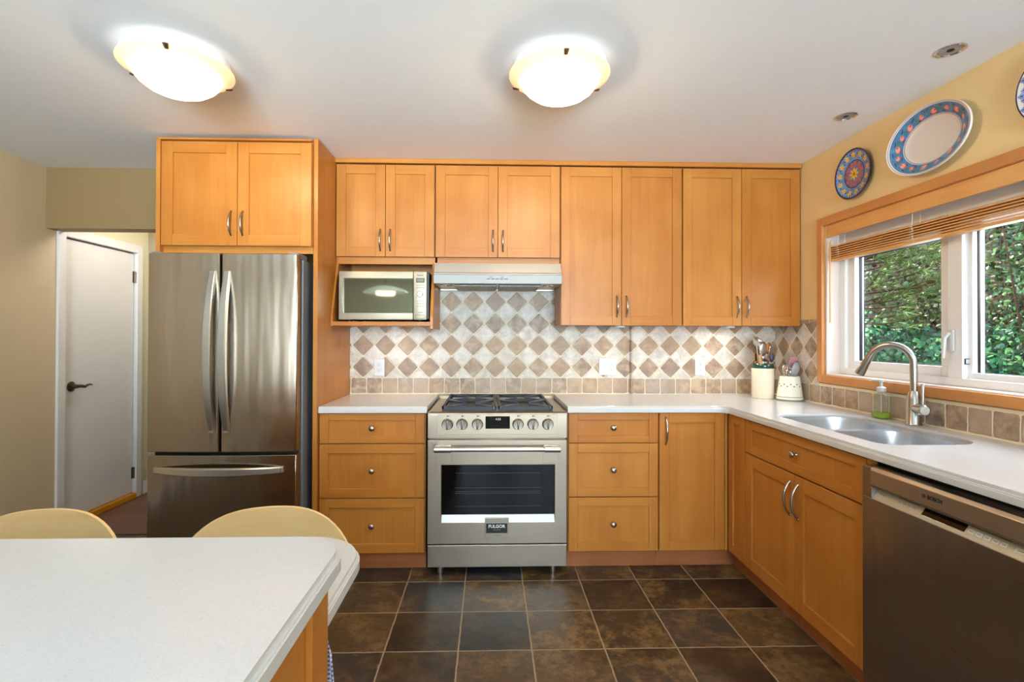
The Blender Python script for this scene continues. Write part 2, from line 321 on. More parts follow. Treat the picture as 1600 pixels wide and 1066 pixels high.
# ------------------------------------------------------------------ mesh helpers
class MB:
    def __init__(s): s.bm = bmesh.new(); s.mi = 0
    def _tag(s, faces):
        for f in faces: f.material_index = s.mi
    def box(s, x0, x1, y0, y1, z0, z1, bev=0.0, seg=2):
        x0, x1 = min(x0, x1), max(x0, x1); y0, y1 = min(y0, y1), max(y0, y1); z0, z1 = min(z0, z1), max(z0, z1)
        vs = [s.bm.verts.new(p) for p in ((x0, y0, z0), (x1, y0, z0), (x1, y1, z0), (x0, y1, z0), (x0, y0, z1), (x1, y0, z1), (x1, y1, z1), (x0, y1, z1))]
        fs = [s.bm.faces.new([vs[i] for i in q]) for q in ((3, 2, 1, 0), (4, 5, 6, 7), (0, 1, 5, 4), (1, 2, 6, 5), (2, 3, 7, 6), (3, 0, 4, 7))]
        s._tag(fs)
        if bev > 0:
            bev = min(bev, 0.45 * min(x1 - x0, y1 - y0, z1 - z0))
            es = list({e for f in fs for e in f.edges})
            r = bmesh.ops.bevel(s.bm, geom=es, offset=bev, segments=seg, profile=0.5, affect='EDGES', clamp_overlap=True)
            s._tag(r['faces'])
        return s
    def prism(s, pts, axis, a, b):
        """extrude 2-D polygon: axis 0 -> pts are (y,z); 1 -> (x,z); 2 -> (x,y)"""
        def P(p, h): return {0: (h, p[0], p[1]), 1: (p[0], h, p[1]), 2: (p[0], p[1], h)}[axis]
        A = [s.bm.verts.new(P(p, a)) for p in pts]; B = [s.bm.verts.new(P(p, b)) for p in pts]; n = len(pts)
        fs = [s.bm.faces.new(A), s.bm.faces.new(B[::-1])]
        for i in range(n): fs.append(s.bm.faces.new((A[i], B[i], B[(i + 1) % n], A[(i + 1) % n])))
        s._tag(fs); return s
    def tube(s, pts, r, seg=10, caps=True, flat=None):
        """round tube along pts; r number or list; flat=(vector, k) squashes section along vector"""
        pts = [Vector(p) for p in pts]; n = len(pts); rs = r if isinstance(r, (list, tuple)) else [r] * n
        T = []
        for i in range(n):
            d = (pts[min(i + 1, n - 1)] - pts[max(i - 1, 0)]); T.append(d.normalized() if d.length > 1e-9 else Vector((0, 0, 1)))
        up = Vector((0, 0, 1)) if abs(T[0].z) < 0.9 else Vector((1, 0, 0))
        N = (up - T[0] * up.dot(T[0])).normalized(); rings = []
        for i in range(n):
            N = (N - T[i] * N.dot(T[i])).normalized(); Bn = T[i].cross(N)
            ring = []
            for k in range(seg):
                a = 2 * PI * k / seg; o = (N * math.cos(a) + Bn * math.sin(a)) * rs[i]
                if flat: fv = Vector(flat[0]); o = o - fv * (o.dot(fv) * (1 - flat[1]))
                ring.append(s.bm.verts.new(pts[i] + o))
            rings.append(ring)
        fs = []
        for i in range(n - 1):
            for k in range(seg): fs.append(s.bm.faces.new((rings[i][k], rings[i][(k + 1) % seg], rings[i + 1][(k + 1) % seg], rings[i + 1][k])))
        if caps: fs.append(s.bm.faces.new(rings[0][::-1])); fs.append(s.bm.faces.new(rings[-1]))
        s._tag(fs); return s
    def lathe(s, prof, c, axis=(0, 0, 1), seg=32, sx=1.0, sy=1.0, close=False):
        """prof list of (r, h) along axis; sx, sy stretch the section"""
        ax = Vector(axis).normalized(); u = Vector((1, 0, 0)) if abs(ax.x) < 0.5 else Vector((0, 1, 0))
        u = (u - ax * ax.dot(u)).normalized(); w = ax.cross(u); c = Vector(c); rings = []
        for r, h in prof:
            if r < 1e-6: rings.append([s.bm.verts.new(c + ax * h)])
            else: rings.append([s.bm.verts.new(c + ax * h + u * (r * sx * math.cos(2 * PI * k / seg)) + w * (r * sy * math.sin(2 * PI * k / seg))) for k in range(seg)])
        fs = []
        for A, B in zip(rings, rings[1:]):
            if len(A) == 1 and len(B) == 1: continue
            for k in range(seg):
                k2 = (k + 1) % seg
                if len(A) == 1: fs.append(s.bm.faces.new((A[0], B[k2], B[k])))
                elif len(B) == 1: fs.append(s.bm.faces.new((A[k], A[k2], B[0])))
                else: fs.append(s.bm.faces.new((A[k], A[k2], B[k2], B[k])))
        s._tag(fs); return s
    def poly(s, pts):
        f = s.bm.faces.new([s.bm.verts.new(p) for p in pts]); s._tag([f]); return s
    def slab(s, outer, holes, z0, z1):
        """flat plate with holes between z0 and z1"""
        bm = s.bm; loops = [outer] + holes; top_e = []; rings = []
        for lp in loops:
            vt = [bm.verts.new((p[0], p[1], z1)) for p in lp]; vb = [bm.verts.new((p[0], p[1], z0)) for p in lp]; rings.append((vt, vb))
            n = len(lp)
            for i in range(n):
                f = bm.faces.new((vb[i], vb[(i + 1) % n], vt[(i + 1) % n], vt[i])); f.material_index = s.mi
        for k in (0, 1):
            es = []
            for r in rings:
                vv = r[k]; n = len(vv)
                for i in range(n):
                    e = bm.edges.get((vv[i], vv[(i + 1) % n])); es.append(e)
            r = bmesh.ops.triangle_fill(bm, use_beauty=True, use_dissolve=False, edges=es)
            s._tag([f for f in r['geom'] if isinstance(f, bmesh.types.BMFace)])
        return s
    def build(s, name, mat, parent=None, smooth=None, bevel=0.0, origin=None):
        bmesh.ops.recalc_face_normals(s.bm, faces=s.bm.faces[:])
        w = wpos(parent) if parent is not None else Vector((0, 0, 0))
        o_ = Vector(origin) if origin is not None else w
        bmesh.ops.translate(s.bm, verts=s.bm.verts[:], vec=-o_)
        me = bpy.data.meshes.new(name); s.bm.to_mesh(me); s.bm.free()
        for mt in (mat if isinstance(mat, (list, tuple)) else [mat]): me.materials.append(M[mt] if isinstance(mt, str) else mt)
        if smooth is not None:
            for p in me.polygons: p.use_smooth = True
            me.set_sharp_from_angle(angle=math.radians(smooth))
        o = bpy.data.objects.new(name, me); COL.objects.link(o)
        o.location = o_ - w
        if parent is not None: o.parent = parent
        if bevel:
            md = o.modifiers.new('bevel', 'BEVEL'); md.width = bevel; md.segments = 2; md.limit_method = 'ANGLE'; md.angle_limit = math.radians(40)
        return o
def wpos(o):
    v = Vector((0, 0, 0))
    while o is not None: v += o.location; o = o.parent
    return v
def thing(name, label, cat, loc=(0, 0, 0), group=None):
    o = bpy.data.objects.new(name, None); COL.objects.link(o); o.location = loc; o.empty_display_size = 0.05
    return tag(o, label, cat, group)
def tag(o, label, cat, group=None):
    o['label'] = label; o['category'] = cat
    if group: o['group'] = group
    return o
def struct(o): o['kind'] = 'structure'; return o
def text(body, name, mat, loc, size, rot, parent, extrude=0.0004, align='CENTER', bold=0.0):
    c = bpy.data.curves.new(name, 'FONT'); c.body = body; c.size = size; c.align_x = align; c.align_y = 'CENTER'; c.extrude = extrude; c.offset = bold
    c.resolution_u = 3
    tmp = bpy.data.objects.new(name, c); me = bpy.data.meshes.new_from_object(tmp); bpy.data.objects.remove(tmp); bpy.data.curves.remove(c)
    me.name = name; me.materials.clear(); me.materials.append(M[mat]); o = bpy.data.objects.new(name, me); COL.objects.link(o)
    o.location = Vector(loc) - wpos(parent); o.rotation_euler = rot; o.parent = parent
    return o
FRONT = (PI / 2, 0, 0)          # text facing -Y
WEST = (PI / 2, 0, -PI / 2)     # text facing -X
def rrect(x0, x1, y0, y1, r, n=6):
    rs = r if isinstance(r, (list, tuple)) else [r] * 4       # corners: (x0,y0) (x1,y0) (x1,y1) (x0,y1)
    out = []
    for (cx, cy, a0, rr) in ((x0 + rs[0], y0 + rs[0], PI, rs[0]), (x1 - rs[1], y0 + rs[1], 1.5 * PI, rs[1]), (x1 - rs[2], y1 - rs[2], 0, rs[2]), (x0 + rs[3], y1 - rs[3], 0.5 * PI, rs[3])):
        if rr < 1e-5: out.append((cx, cy)); continue
        for k in range(n + 1): a = a0 + 0.5 * PI * k / n; out.append((cx + rr * math.cos(a), cy + rr * math.sin(a)))
    return out

# ------------------------------------------------------------------ the setting
XL, XR, ZC, YH = -2.855, 1.935, 2.380, -0.097
def sbox(name, mat, *boxes, **kw):
    m = MB()
    for bx in boxes: m.box(*bx)
    return struct(m.build(name, mat, **kw))
sbox('floor_dining', 'carpet', (XL - 0.1, XR + 0.1, REAR_Y - 0.1, -3.75, -0.05, 0))
sbox('floor', 'slate', (XL - 0.1, XR + 0.1, -3.75, -0.03, -0.05, 0), (-1.8, XR + 0.1, -0.03, 0.1, -0.05, 0))
sbox('floor_hall', 'hallwood', (-3.0, -1.8, -0.03, 1.2, -0.05, 0.0))
sbox('trim_1', 'bronze', (XL, -1.8, -0.05, -0.02, 0.0, 0.006))
sbox('ceiling', 'ceiling', (XL - 0.1, XR + 0.1, REAR_Y - 0.1, YH, ZC, ZC + 0.12), (-1.85, XR + 0.1, YH, 0.12, ZC, ZC + 0.12))
sbox('ceiling_hall', 'ceiling', (-3.0, -1.8, YH + 0.10, 1.2, 2.42, 2.5))
sbox('wall_back', 'paint', (-1.80, XR + 0.1, 0.0, 0.12, 0, ZC))
sbox('wall_chase', 'paint', (0.955, XR, -0.045, 0.0, 0.0, ZC))
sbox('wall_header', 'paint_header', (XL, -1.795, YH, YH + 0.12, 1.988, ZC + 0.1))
sbox('wall_hall_right', 'paint_grey', (-1.85, -1.80, 0.02, 1.2, 0, 2.42))
sbox('wall_hall_end', 'paint_grey', (-3.0, -1.8, 0.90, 1.0, 0, 2.42))
# left wall: kitchen part, then hallway part around the door
sbox('wall_left', 'paint_left', (XL - 0.12, XL, -3.5, 0.0, 0, ZC), (XL - 0.12, XL, REAR_Y, -4.5, 0, ZC), (XL - 0.12, XL, -4.5, -3.5, 2.05, ZC))
sbox('wall_left_passage', 'paint_grey', (XL - 1.3, XL - 1.2, -4.6, -3.4, 0, ZC), (XL - 1.3, XL - .12, -4.6, -4.5, 0, ZC), (XL - 1.3, XL - .12, -3.5, -3.4, 0, ZC), (XL - 1.3, XL - .12, -4.6, -3.4, -.05, 0), (XL - 1.3, XL - .12, -4.6, -3.4, 2.3, ZC))  # unseen dark recess, added to streak the refrigerator's reflections
sbox('trim_8', 'white', (XL, XL + 0.015, -3.5, -3.43, 0, 2.12), (XL, XL + 0.015, -4.57, -4.5, 0, 2.12), (XL, XL + 0.015, -4.5, -3.5, 2.05, 2.12))  # white casing of the added recess, for the same reflected streaks
sbox('wall_hall_left', 'paint_hall', (XL - 0.12, XL, 0.80, 1.0, 0, 2.42), (XL - 0.12, XL, 0.0, 0.80, 1.99, 2.42))
# right wall with the window opening
WY0, WY1, WZ0, WZ1 = -2.08, -0.565, 1.085, 1.943
sbox('wall_right', 'paint', (XR, XR + 0.16, WY1, 0.12, 0, ZC), (XR, XR + 0.16, REAR_Y, WY0, 0, ZC), (XR, XR + 0.16, WY0, WY1, 0, WZ0), (XR, XR + 0.16, WY0, WY1, WZ1, ZC))
# unseen rear wall; its two window openings are added for the fill lights
RW = [(-1.15, 0.05), (0.35, 1.65)]
sbox('wall_rear', 'rear_paint', (XL, -1.15, REAR_Y - 0.12, REAR_Y, 0, ZC), (0.05, 0.35, REAR_Y - 0.12, REAR_Y, 0, ZC), (1.65, XR, REAR_Y - 0.12, REAR_Y, 0, ZC),
     *[(a, c, REAR_Y - 0.12, REAR_Y, 0, 0.7) for a, c in RW], *[(a, c, REAR_Y - 0.12, REAR_Y, 2.2, ZC) for a, c in RW])
for i, (a, c) in enumerate(RW):
    m_ = MB(); m_.box(a, a + 0.05, REAR_Y - 0.09, REAR_Y - 0.03, 0.7, 2.2).box(c - 0.05, c, REAR_Y - 0.09, REAR_Y - 0.03, 0.7, 2.2).box(a, c, REAR_Y - 0.09, REAR_Y - 0.03, 0.7, 0.75).box(a, c, REAR_Y - 0.09, REAR_Y - 0.03, 2.15, 2.2)
    m_.box((a + c) / 2 - 0.025, (a + c) / 2 + 0.025, REAR_Y - 0.09, REAR_Y - 0.03, 0.75, 2.15)
    f_ = struct(m_.build('window_%d' % (i + 2), 'vinyl'))

# baseboards
sbox('baseboard_left', 'white', (XL, XL + 0.012, REAR_Y, -0.01, 0, 0.09))
sbox('baseboard_hall', 'white', (XL, XL + 0.012, 0.85, 0.9, 0, 0.10), (XL + .012, -1.85, 0.888, 0.90, 0, 0.10))

# backsplash
sbox('wall_tile_back', 'tile_back', (-0.938, 0.955, -0.008, 0.0, 1.02, 1.40), (-0.337, 0.45, -0.008, 0.0, 1.40, 1.62))
sbox('wall_tile_back_row', 'tile_back_row', (-0.938, 0.955, -0.009, 0.0, 0.914, 1.02))
sbox('wall_tile_chase', 'tile_back', (0.952, XR, -0.053, -0.045, 1.02, 1.40), (0.947, 0.955, -0.053, -0.0, 1.02, 1.40))
sbox('wall_tile_chase_row', 'tile_back_row', (0.952, XR, -0.054, -0.045, 0.914, 1.02), (0.946, 0.955, -0.054, -0.0, 0.914, 1.02))
sbox('wall_tile_right', 'tile_right', (XR - 0.008, XR, -0.52, -0.053, 1.02, 1.385))
sbox('wall_tile_right_row', 'tile_right_row', (XR - 0.009, XR, -2.6, -0.053, 0.914, 1.02), (XR - 0.009, XR, -0.52, -0.053, 1.385, 1.407))
sbox('trim_2', 'grout_line', (XR - 0.008, XR, -2.6, -0.52, 1.02, 1.034))
sbox('trim_3', 'grout_line', (XR - 0.016, XR - 0.009, -2.6, -0.06, 0.914, 0.920), (-0.93, 0.945, -0.015, -0.009, 0.914, 0.918))
# crown strips along the ceiling over the upper cabinets
sbox('trim_4', 'wood_hx', (-0.95, 1.930, -0.350, -0.325, 2.352, 2.379), bevel=0.002)
sbox('trim_5', 'wood_hx', (-1.785, -0.966, -0.684, -0.640, 2.352, 2.364), bevel=0.002)

# window: casing, vinyl frame, panes
def casing():
    m = MB(); c0, c1 = XR - 0.022, XR; t = 0.046
    m.box(c0, c1, WY1, WY1 + t, WZ0 - t, WZ1 + t); m.box(c0, c1, WY0 - t, WY0, WZ0 - t, WZ1 + t)
    m.mi = 1; m.box(c0, c1, WY0, WY1, WZ1, WZ1 + t); m.box(c0, c1, WY0, WY1, WZ0 - t, WZ0)
    return struct(m.build('trim_6', ['casing_z', 'casing_y'], bevel=0.003))
casing()
m_ = MB(); j = 0.012
m_.box(XR + 0.0, XR + 0.10, WY1 - j, WY1, WZ0, WZ1).box(XR + 0.0, XR + 0.10, WY0, WY0 + j, WZ0, WZ1).box(XR + 0.012, XR + 0.10, WY0 + j, WY1 - j, WZ1 - j, WZ1).box(XR - 0.005, XR + 0.10, WY0 + j, WY1 - j, WZ0, WZ0 + 0.006)
struct(m_.build('trim_7', 'jamb'))
win = bpy.data.objects.new('window_1', None); COL.objects.link(win); win.location = (XR + 0.08, -1.3, WZ0); struct(win)
def ring(m, x0, x1, y0, y1, z0, z1, t, tb=None, tt=None):
    tb = tb or t; tt = tt or t
    m.box(x0, x1, y0, y0 + t, z0, z1, .003); m.box(x0, x1, y1 - t, y1, z0, z1, .003); m.box(x0, x1, y0 + t, y1 - t, z0, z0 + tb, .003); m.box(x0, x1, y0 + t, y1 - t, z1 - tt, z1, .003)
    return m
xf = XR + 0.075
ym = -1.315
m_ = MB(); ring(m_, xf, xf + 0.085, WY0 + 0.012, WY1 - 0.012, WZ0 + 0.006, WZ1 - 0.012, 0.045, 0.035, 0.09)
m_.box(xf + .0008, xf + 0.085, ym - 0.035, ym + 0.035, WZ0 + 0.040, WZ1 - 0.101, .003)
m_.build('window_frame', 'vinyl', win)
# casement sash on the far side
sy0, sy1 = ym + 0.030, WY1 - 0.052
m_ = MB(); ring(m_, xf + 0.018, xf + 0.072, sy0, sy1, WZ0 + 0.036, WZ1 - 0.095, 0.058, 0.05, 0.10)
sash = m_.build('sash', 'vinyl', win)
m_ = MB(); ring(m_, xf + 0.045, xf + 0.062, sy0 + 0.054, sy1 - 0.054, WZ0 + 0.082, WZ1 - 0.19, 0.008); m_.build('gasket', 'black', sash)
m_ = MB(); m_.box(xf + 0.050, xf + 0.056, sy0 + 0.05, sy1 - 0.05, WZ0 + 0.08, WZ1 - 0.185); m_.build('pane', 'glass', sash)
# fixed light on the near side
m_ = MB(); ring(m_, xf + 0.03, xf + 0.085, WY0 + 0.05, ym - 0.030, WZ0 + 0.036, WZ1 - 0.095, 0.022, 0.03, 0.09); fx_ = m_.build('fixed_light_frame', 'vinyl', win)
m_ = MB(); ring(m_, xf + 0.052, xf + 0.064, WY0 + 0.068, ym - 0.049, WZ0 + 0.062, WZ1 - 0.18, 0.006); m_.build('gasket', 'black', fx_)
m_ = MB(); m_.box(xf + 0.056, xf + 0.062, WY0 + 0.07, ym - 0.05, WZ0 + 0.062, WZ1 - 0.18); m_.build('pane', 'glass', fx_)
# casement lever and keeper
hz = 1.30; hy = ym + 0.012
m_ = MB(); m_.box(xf - 0.012, xf, hy - 0.016, hy + 0.016, hz - 0.06, hz + 0.035, .004); m_.tube([(xf - 0.012, hy, hz + 0.02), (xf - 0.03, hy + 0.004, hz), (xf - 0.034, hy + 0.008, hz - 0.09)], [0.008, 0.008, 0.006], 10)
m_.build('latch', 'white_plastic', win, smooth=40)
m_ = MB(); yk = ym - 0.0355; ring(m_, xf + 0.02, xf + 0.03, yk - 0.001 - 0.0, yk + 0.0, WZ0 + 0.1, WZ0 + 0.13, 0.003)
m_.bm.free(); m_ = MB()
for (za, zb, xa, xb) in ((1.186, 1.189, xf + .01, xf + .035), (1.208, 1.211, xf + .01, xf + .035), (1.186, 1.211, xf + .01, xf + .013), (1.186, 1.211, xf + .032, xf + .035)): m_.box(xa, xb, yk - 0.004, yk, za, zb)
m_.build('keeper', 'ink', win)

# hallway door (white slab in the left wall plane)
door = bpy.data.objects.new('door_1', None); COL.objects.link(door); door.location = (XL, 0.4, 0); struct(door)
m_ = MB(); m_.box(XL - 0.045, XL - 0.012, 0.055, 0.745, 0.045, 1.955, .002); m_.build('door_slab', 'white', door)
m_ = MB(); t = 0.062
m_.box(XL - 0.02, XL + 0.016, -0.012, 0.050, 0.0, 1.965 + t).box(XL - 0.02, XL + 0.016, 0.752, 0.752 + t, 0.0, 1.965 + t).box(XL - 0.02, XL + 0.016, 0.050, 0.752, 1.965, 1.965 + t)
m_.build('door_frame', 'white', door, bevel=0.003)
hd = MB(); hd.lathe([(0, 0.001), (0.034, 0.0), (0.035, 0.006), (0.028, 0.010), (0.014, 0.013), (0.013, 0.045), (0, 0.047)], (XL - 0.012, 0.128, 0.950), (1, 0, 0), 24)
hd.tube([(XL + 0.033, 0.120, 0.952), (XL + 0.036, 0.16, 0.951), (XL + 0.036, 0.19, 0.943), (XL + 0.034, 0.215, 0.953), (XL + 0.033, 0.245, 0.956), (XL + 0.031, 0.262, 0.950)], [0.012, 0.011, 0.010, 0.008, 0.006, 0.004], 10)
hd.build('door_handle', 'bronze', door, smooth=40)
for hz_ in (0.20, 1.77):
    m_ = MB(); m_.tube([(XL - 0.004, 0.749, hz_ - 0.045), (XL - 0.004, 0.749, hz_ + 0.045)], 0.007, 8); m_.box(XL - 0.011, XL - 0.006, 0.73, 0.749, hz_ - 0.045, hz_ + 0.045); m_.build('hinge', 'bronze', door)
m_ = MB(); m_.box(XL - 0.05, XL + 0.02, 0.05, 0.752, 0.0, 0.04, .004); m_.build('threshold', 'threshold', door)
sbox('wall_behind_door', 'white', (XL - 0.12, XL - 0.08, 0.0, 0.80, 0, 1.99))

# ------------------------------------------------------------------ cabinets
def bow_handle(parent, p, length, out, vertical=True, along=None):
    """arched pull, centred at p, standing off along `out`"""
    out = Vector(out); al = Vector((0, 0, 1)) if vertical else Vector(along); m = MB(); pts = []; rs = []
    n = 14
    for i in range(n + 1):
        u = -1 + 2 * i / n; h = 0.030 * (1 - u * u) ** 0.85 + 0.001
        pts.append(Vector(p) + al * (u * length / 2) + out * h); rs.append(0.0042 + 0.0016 * (1 - u * u))
    m.tube(pts, rs, 8)
    for u in (-1, 1): m.lathe([(0.006, 0), (0.006, 0.003), (0.004, 0.005)], Vector(p) + al * (u * length / 2 * 0.985), out, 10)
    return m.build('handle', 'nickel', parent, smooth=50)
def knob(parent, p, out):
    m = MB(); m.lathe([(0.008, 0), (0.007, 0.004), (0.005, 0.008), (0.006, 0.013), (0.0145, 0.018), (0.0165, 0.022), (0.0145, 0.027), (0.008, 0.030), (0, 0.031)], p, out, 20)
    return m.build('knob', 'nickel', parent, smooth=50)
def shaker(name, parent, a0, a1, z0, z1, face, d, axis, st=0.057, rail=None):
    """shaker front. axis 'y': spans X, faces -Y at y=face; axis 'x': spans Y, faces -X at x=face"""
    rail = rail or st; th = 0.020; m = MB(); g_ = 0.0016
    a0 += g_; a1 -= g_; z0 += g_; z1 -= g_
    def bx(p0, p1, q0, q1, f0, f1):
        if axis == 'y': m.box(p0, p1, f0, f1, q0, q1, .0014, 1)
        else: m.box(f0, f1, p0, p1, q0, q1, .0014, 1)
    m.mi = 0; bx(a0, a0 + st, z0, z1, face, face + th); bx(a1 - st, a1, z0, z1, face, face + th)
    bx(a0 + st - .003, a1 - st + .003, z0 + rail - .003, z1 - rail + .003, face + 0.009, face + th - .002)
    m.mi = 1; bx(a0 + st, a1 - st, z1 - rail, z1, face + .0002, face + th); bx(a0 + st, a1 - st, z0, z0 + rail, face + .0002, face + th)
    return m.build(name, ['wood_v', 'wood_hx' if axis == 'y' else 'wood_hy'], parent)
def flat_front(name, parent, a0, a1, z0, z1, face, axis):
    pass

def upper(label, x0, x1, z0, z1, face, hz, bottom_rail=0.0, left_panel=False, tall=False):
    c = thing('upper_cabinet', label, 'cabinet', ((x0 + x1) / 2, face, z0), 'honey maple upper cabinets')
    yb = -0.056 if x1 > 0.95 else -0.010
    m = MB(); ya = face + 0.022
    m.box(x0 + .001, x1 - .001, ya, yb, z0 + 0.004 - bottom_rail * 0.0, z1 + 0.006)
    if bottom_rail: m.mi = 1; m.box(x0 + .012, x1 - .001, ya + 0.008, ya + 0.03, z0 - bottom_rail, z0 + .004)
    m.build('carcass', ['wood_v', 'wood_hx'], c)
    xm = (x0 + x1) / 2
    d1 = shaker('door', c, x0 + .002, xm, z0, z1, face, 1, 'y'); d2 = shaker('door', c, xm, x1 - .002, z0, z1, face, 1, 'y')
    bow_handle(d1, (xm - 0.030, face, hz), 0.128, (0, -1, 0)); bow_handle(d2, (xm + 0.030, face, hz), 0.128, (0, -1, 0))
    return c
UF = -0.335
UT = 2.347
cab_mw = upper('two-door maple upper cabinet above the open microwave niche', -0.939, -0.340, 1.783, UT, UF, 1.885)
cab_hood = upper('two-door maple upper cabinet directly above the range hood', -0.338, 0.429, 1.783, UT, UF, 1.885, bottom_rail=0.04)
upper('tall two-door maple upper cabinet just right of the range hood', 0.431, 1.186, 1.369, UT, UF, 1.487)
upper('tall two-door maple upper cabinet at the right end beside the window wall', 1.188, 1.930, 1.369, UT, UF, 1.487)
# microwave niche hangs under its cabinet: flared sides, shelf, top rail
m_ = MB(); m_.prism([(UF + .022, 1.784), (UF + .022, 1.75), (-0.43, 1.42), (-0.43, 1.356), (-0.010, 1.356), (-0.010, 1.784)], 0, -0.926, -0.9385); m_.build('niche_side', 'wood_v', cab_mw, bevel=0.001)
m_ = MB(); m_.prism([(UF + .022, 1.784), (UF + .022, 1.75), (-0.43, 1.42), (-0.43, 1.345), (-0.010, 1.345), (-0.010, 1.784)], 0, -0.356, -0.339); m_.build('niche_side', 'wood_v', cab_mw, bevel=0.001)
m_ = MB(); m_.box(-0.926, -0.356, -0.432, -0.010, 1.362, 1.386, .001); m_.build('niche_shelf', 'wood_hx', cab_mw)
m_ = MB(); m_.box(-0.926, -0.356, UF + .026, UF + .05, 1.742, 1.784); m_.build('niche_rail', 'wood_hx', cab_mw)
m_ = MB(); m_.box(-0.926, -0.356, -0.018, -0.010, 1.386, 1.784); m_.build('niche_back', 'wood_v', cab_mw)
# cabinet over the refrigerator and tall end panel
cf = thing('upper_cabinet', 'deep two-door maple cabinet above the steel refrigerator', 'cabinet', (-1.37, -0.68, 1.77), 'honey maple upper cabinets')
m_ = MB(); m_.box(-1.768, -0.966, -0.658, -0.03, 1.783, 2.352); m_.mi = 1; m_.box(-1.768, -0.966, -0.650, -0.62, 1.748, 1.783); m_.build('carcass', ['wood_v', 'wood_hx'], cf)
m_ = MB(); m_.box(-1.790, -1.768, -0.682, -0.03, 1.745, 2.352, .001); m_.build('side_panel', 'wood_v', cf)
d1 = shaker('door', cf, -1.766, -1.362, 1.783, 2.345, -0.68, 1, 'y', 0.06); d2 = shaker('door', cf, -1.362, -0.966, 1.783, 2.345, -0.68, 1, 'y', 0.06)
bow_handle(d1, (-1.394, -0.68, 1.905), 0.128, (0, -1, 0)); bow_handle(d2, (-1.332, -0.68, 1.905), 0.128, (0, -1, 0))
m_ = MB(); m_.box(-0.964, -0.940, -0.655, -0.001, 0.0, 2.376, .0015); tag(m_.build('end_panel', 'wood_v', origin=(-0.952, -0.33, 0)), 'floor-to-ceiling maple end panel between refrigerator and left counter', 'panel')

# base cabinets
BF = -0.630
DR = [(0.709, 0.876), (0.409, 0.707), (0.106, 0.407)]
def toe(c, x0, x1, y, z1=0.1):
    m = MB(); m.box(x0, x1, y, y + 0.015, 0.001, z1); m.build('toe_kick', 'toe', c)
def drawers(label, x0, x1):
    c = thing('base_cabinet', label, 'cabinet', ((x0 + x1) / 2, BF, 0), 'maple base cabinets')
    m = MB(); m.box(x0, x1, BF + 0.022, -0.02 if x1 < 0.9 else -0.06, 0.10, 0.878); m.build('carcass', 'wood_v', c); toe(c, x0, x1, -0.572, 0.1)
    for z0, z1 in DR:
        d = shaker('drawer', c, x0 + .003, x1 - .003, z0, z1, BF, 1, 'y', 0.05, 0.038 if z1 - z0 < 0.2 else 0.05)
        knob(d, ((x0 + x1) / 2, BF + (0.009), (z0 + z1) / 2 + 0.001), (0, -1, 0))
    return c
drawers('three-drawer maple base cabinet left of the range', -0.939, -0.356)
drawers('three-drawer maple base cabinet right of the range', 0.434, 0.943)
RF = 1.335
cc = thing('base_cabinet', 'maple corner base cabinet with one tall door and a narrow side leaf', 'cabinet', (1.2, BF, 0), 'maple base cabinets')
m_ = MB(); m_.prism([(0.945, BF + .022), (RF + .022, BF + .022), (RF + .022, -0.822), (1.92, -0.822), (1.92, -0.06), (0.945, -0.06)], 2, 0.10, 0.878); m_.build('carcass', 'wood_v', cc)
d = shaker('door', cc, 0.946, 1.316, 0.106, 0.876, BF, 1, 'y', 0.055); bow_handle(d, (0.982, BF, 0.775), 0.150, (0, -1, 0))
m_ = MB(); m_.box(1.319, 1.333, BF + .004, BF + .022, 0.106, 0.876); m_.build('corner_post', 'wood_v', cc)
shaker('door', cc, -0.822, -0.634, 0.106, 0.876, RF, 1, 'x', 0.05)
toe(cc, 0.945, 1.41, -0.572)
m_ = MB(); m_.box(1.395, 1.41, -0.822, -0.572, 0.001, 0.1); m_.build('toe_kick', 'toe', cc)
sc_ = thing('base_cabinet', 'maple sink base cabinet with false drawer over two doors', 'cabinet', (RF, -1.26, 0), 'maple base cabinets')
m_ = MB(); m_.box(RF + .022, 1.355 + .035, -1.70, -0.824, 0.10, 0.878).box(RF + .022, 1.92, -1.70, -1.684, 0.10, 0.878).box(RF + .022, 1.92, -0.84, -0.824, 0.1, 0.878); m_.build('carcass', 'wood_v', sc_)
d = shaker('drawer', sc_, -1.698, -0.826, 0.700, 0.872, RF, 1, 'x', 0.055, 0.042); knob(d, (RF + .009, -1.262, 0.785), (-1, 0, 0))
d1 = shaker('door', sc_, -1.262, -0.826, 0.104, 0.696, RF, 1, 'x', 0.062); d2 = shaker('door', sc_, -1.698, -1.262, 0.104, 0.696, RF, 1, 'x', 0.062)
bow_handle(d1, (RF, -1.232, 0.585), 0.150, (-1, 0, 0)); bow_handle(d2, (RF, -1.292, 0.585), 0.150, (-1, 0, 0))
m_ = MB(); m_.box(1.395, 1.41, -1.70, -0.824, 0.001, 0.1); m_.build('toe_kick', 'toe', sc_)

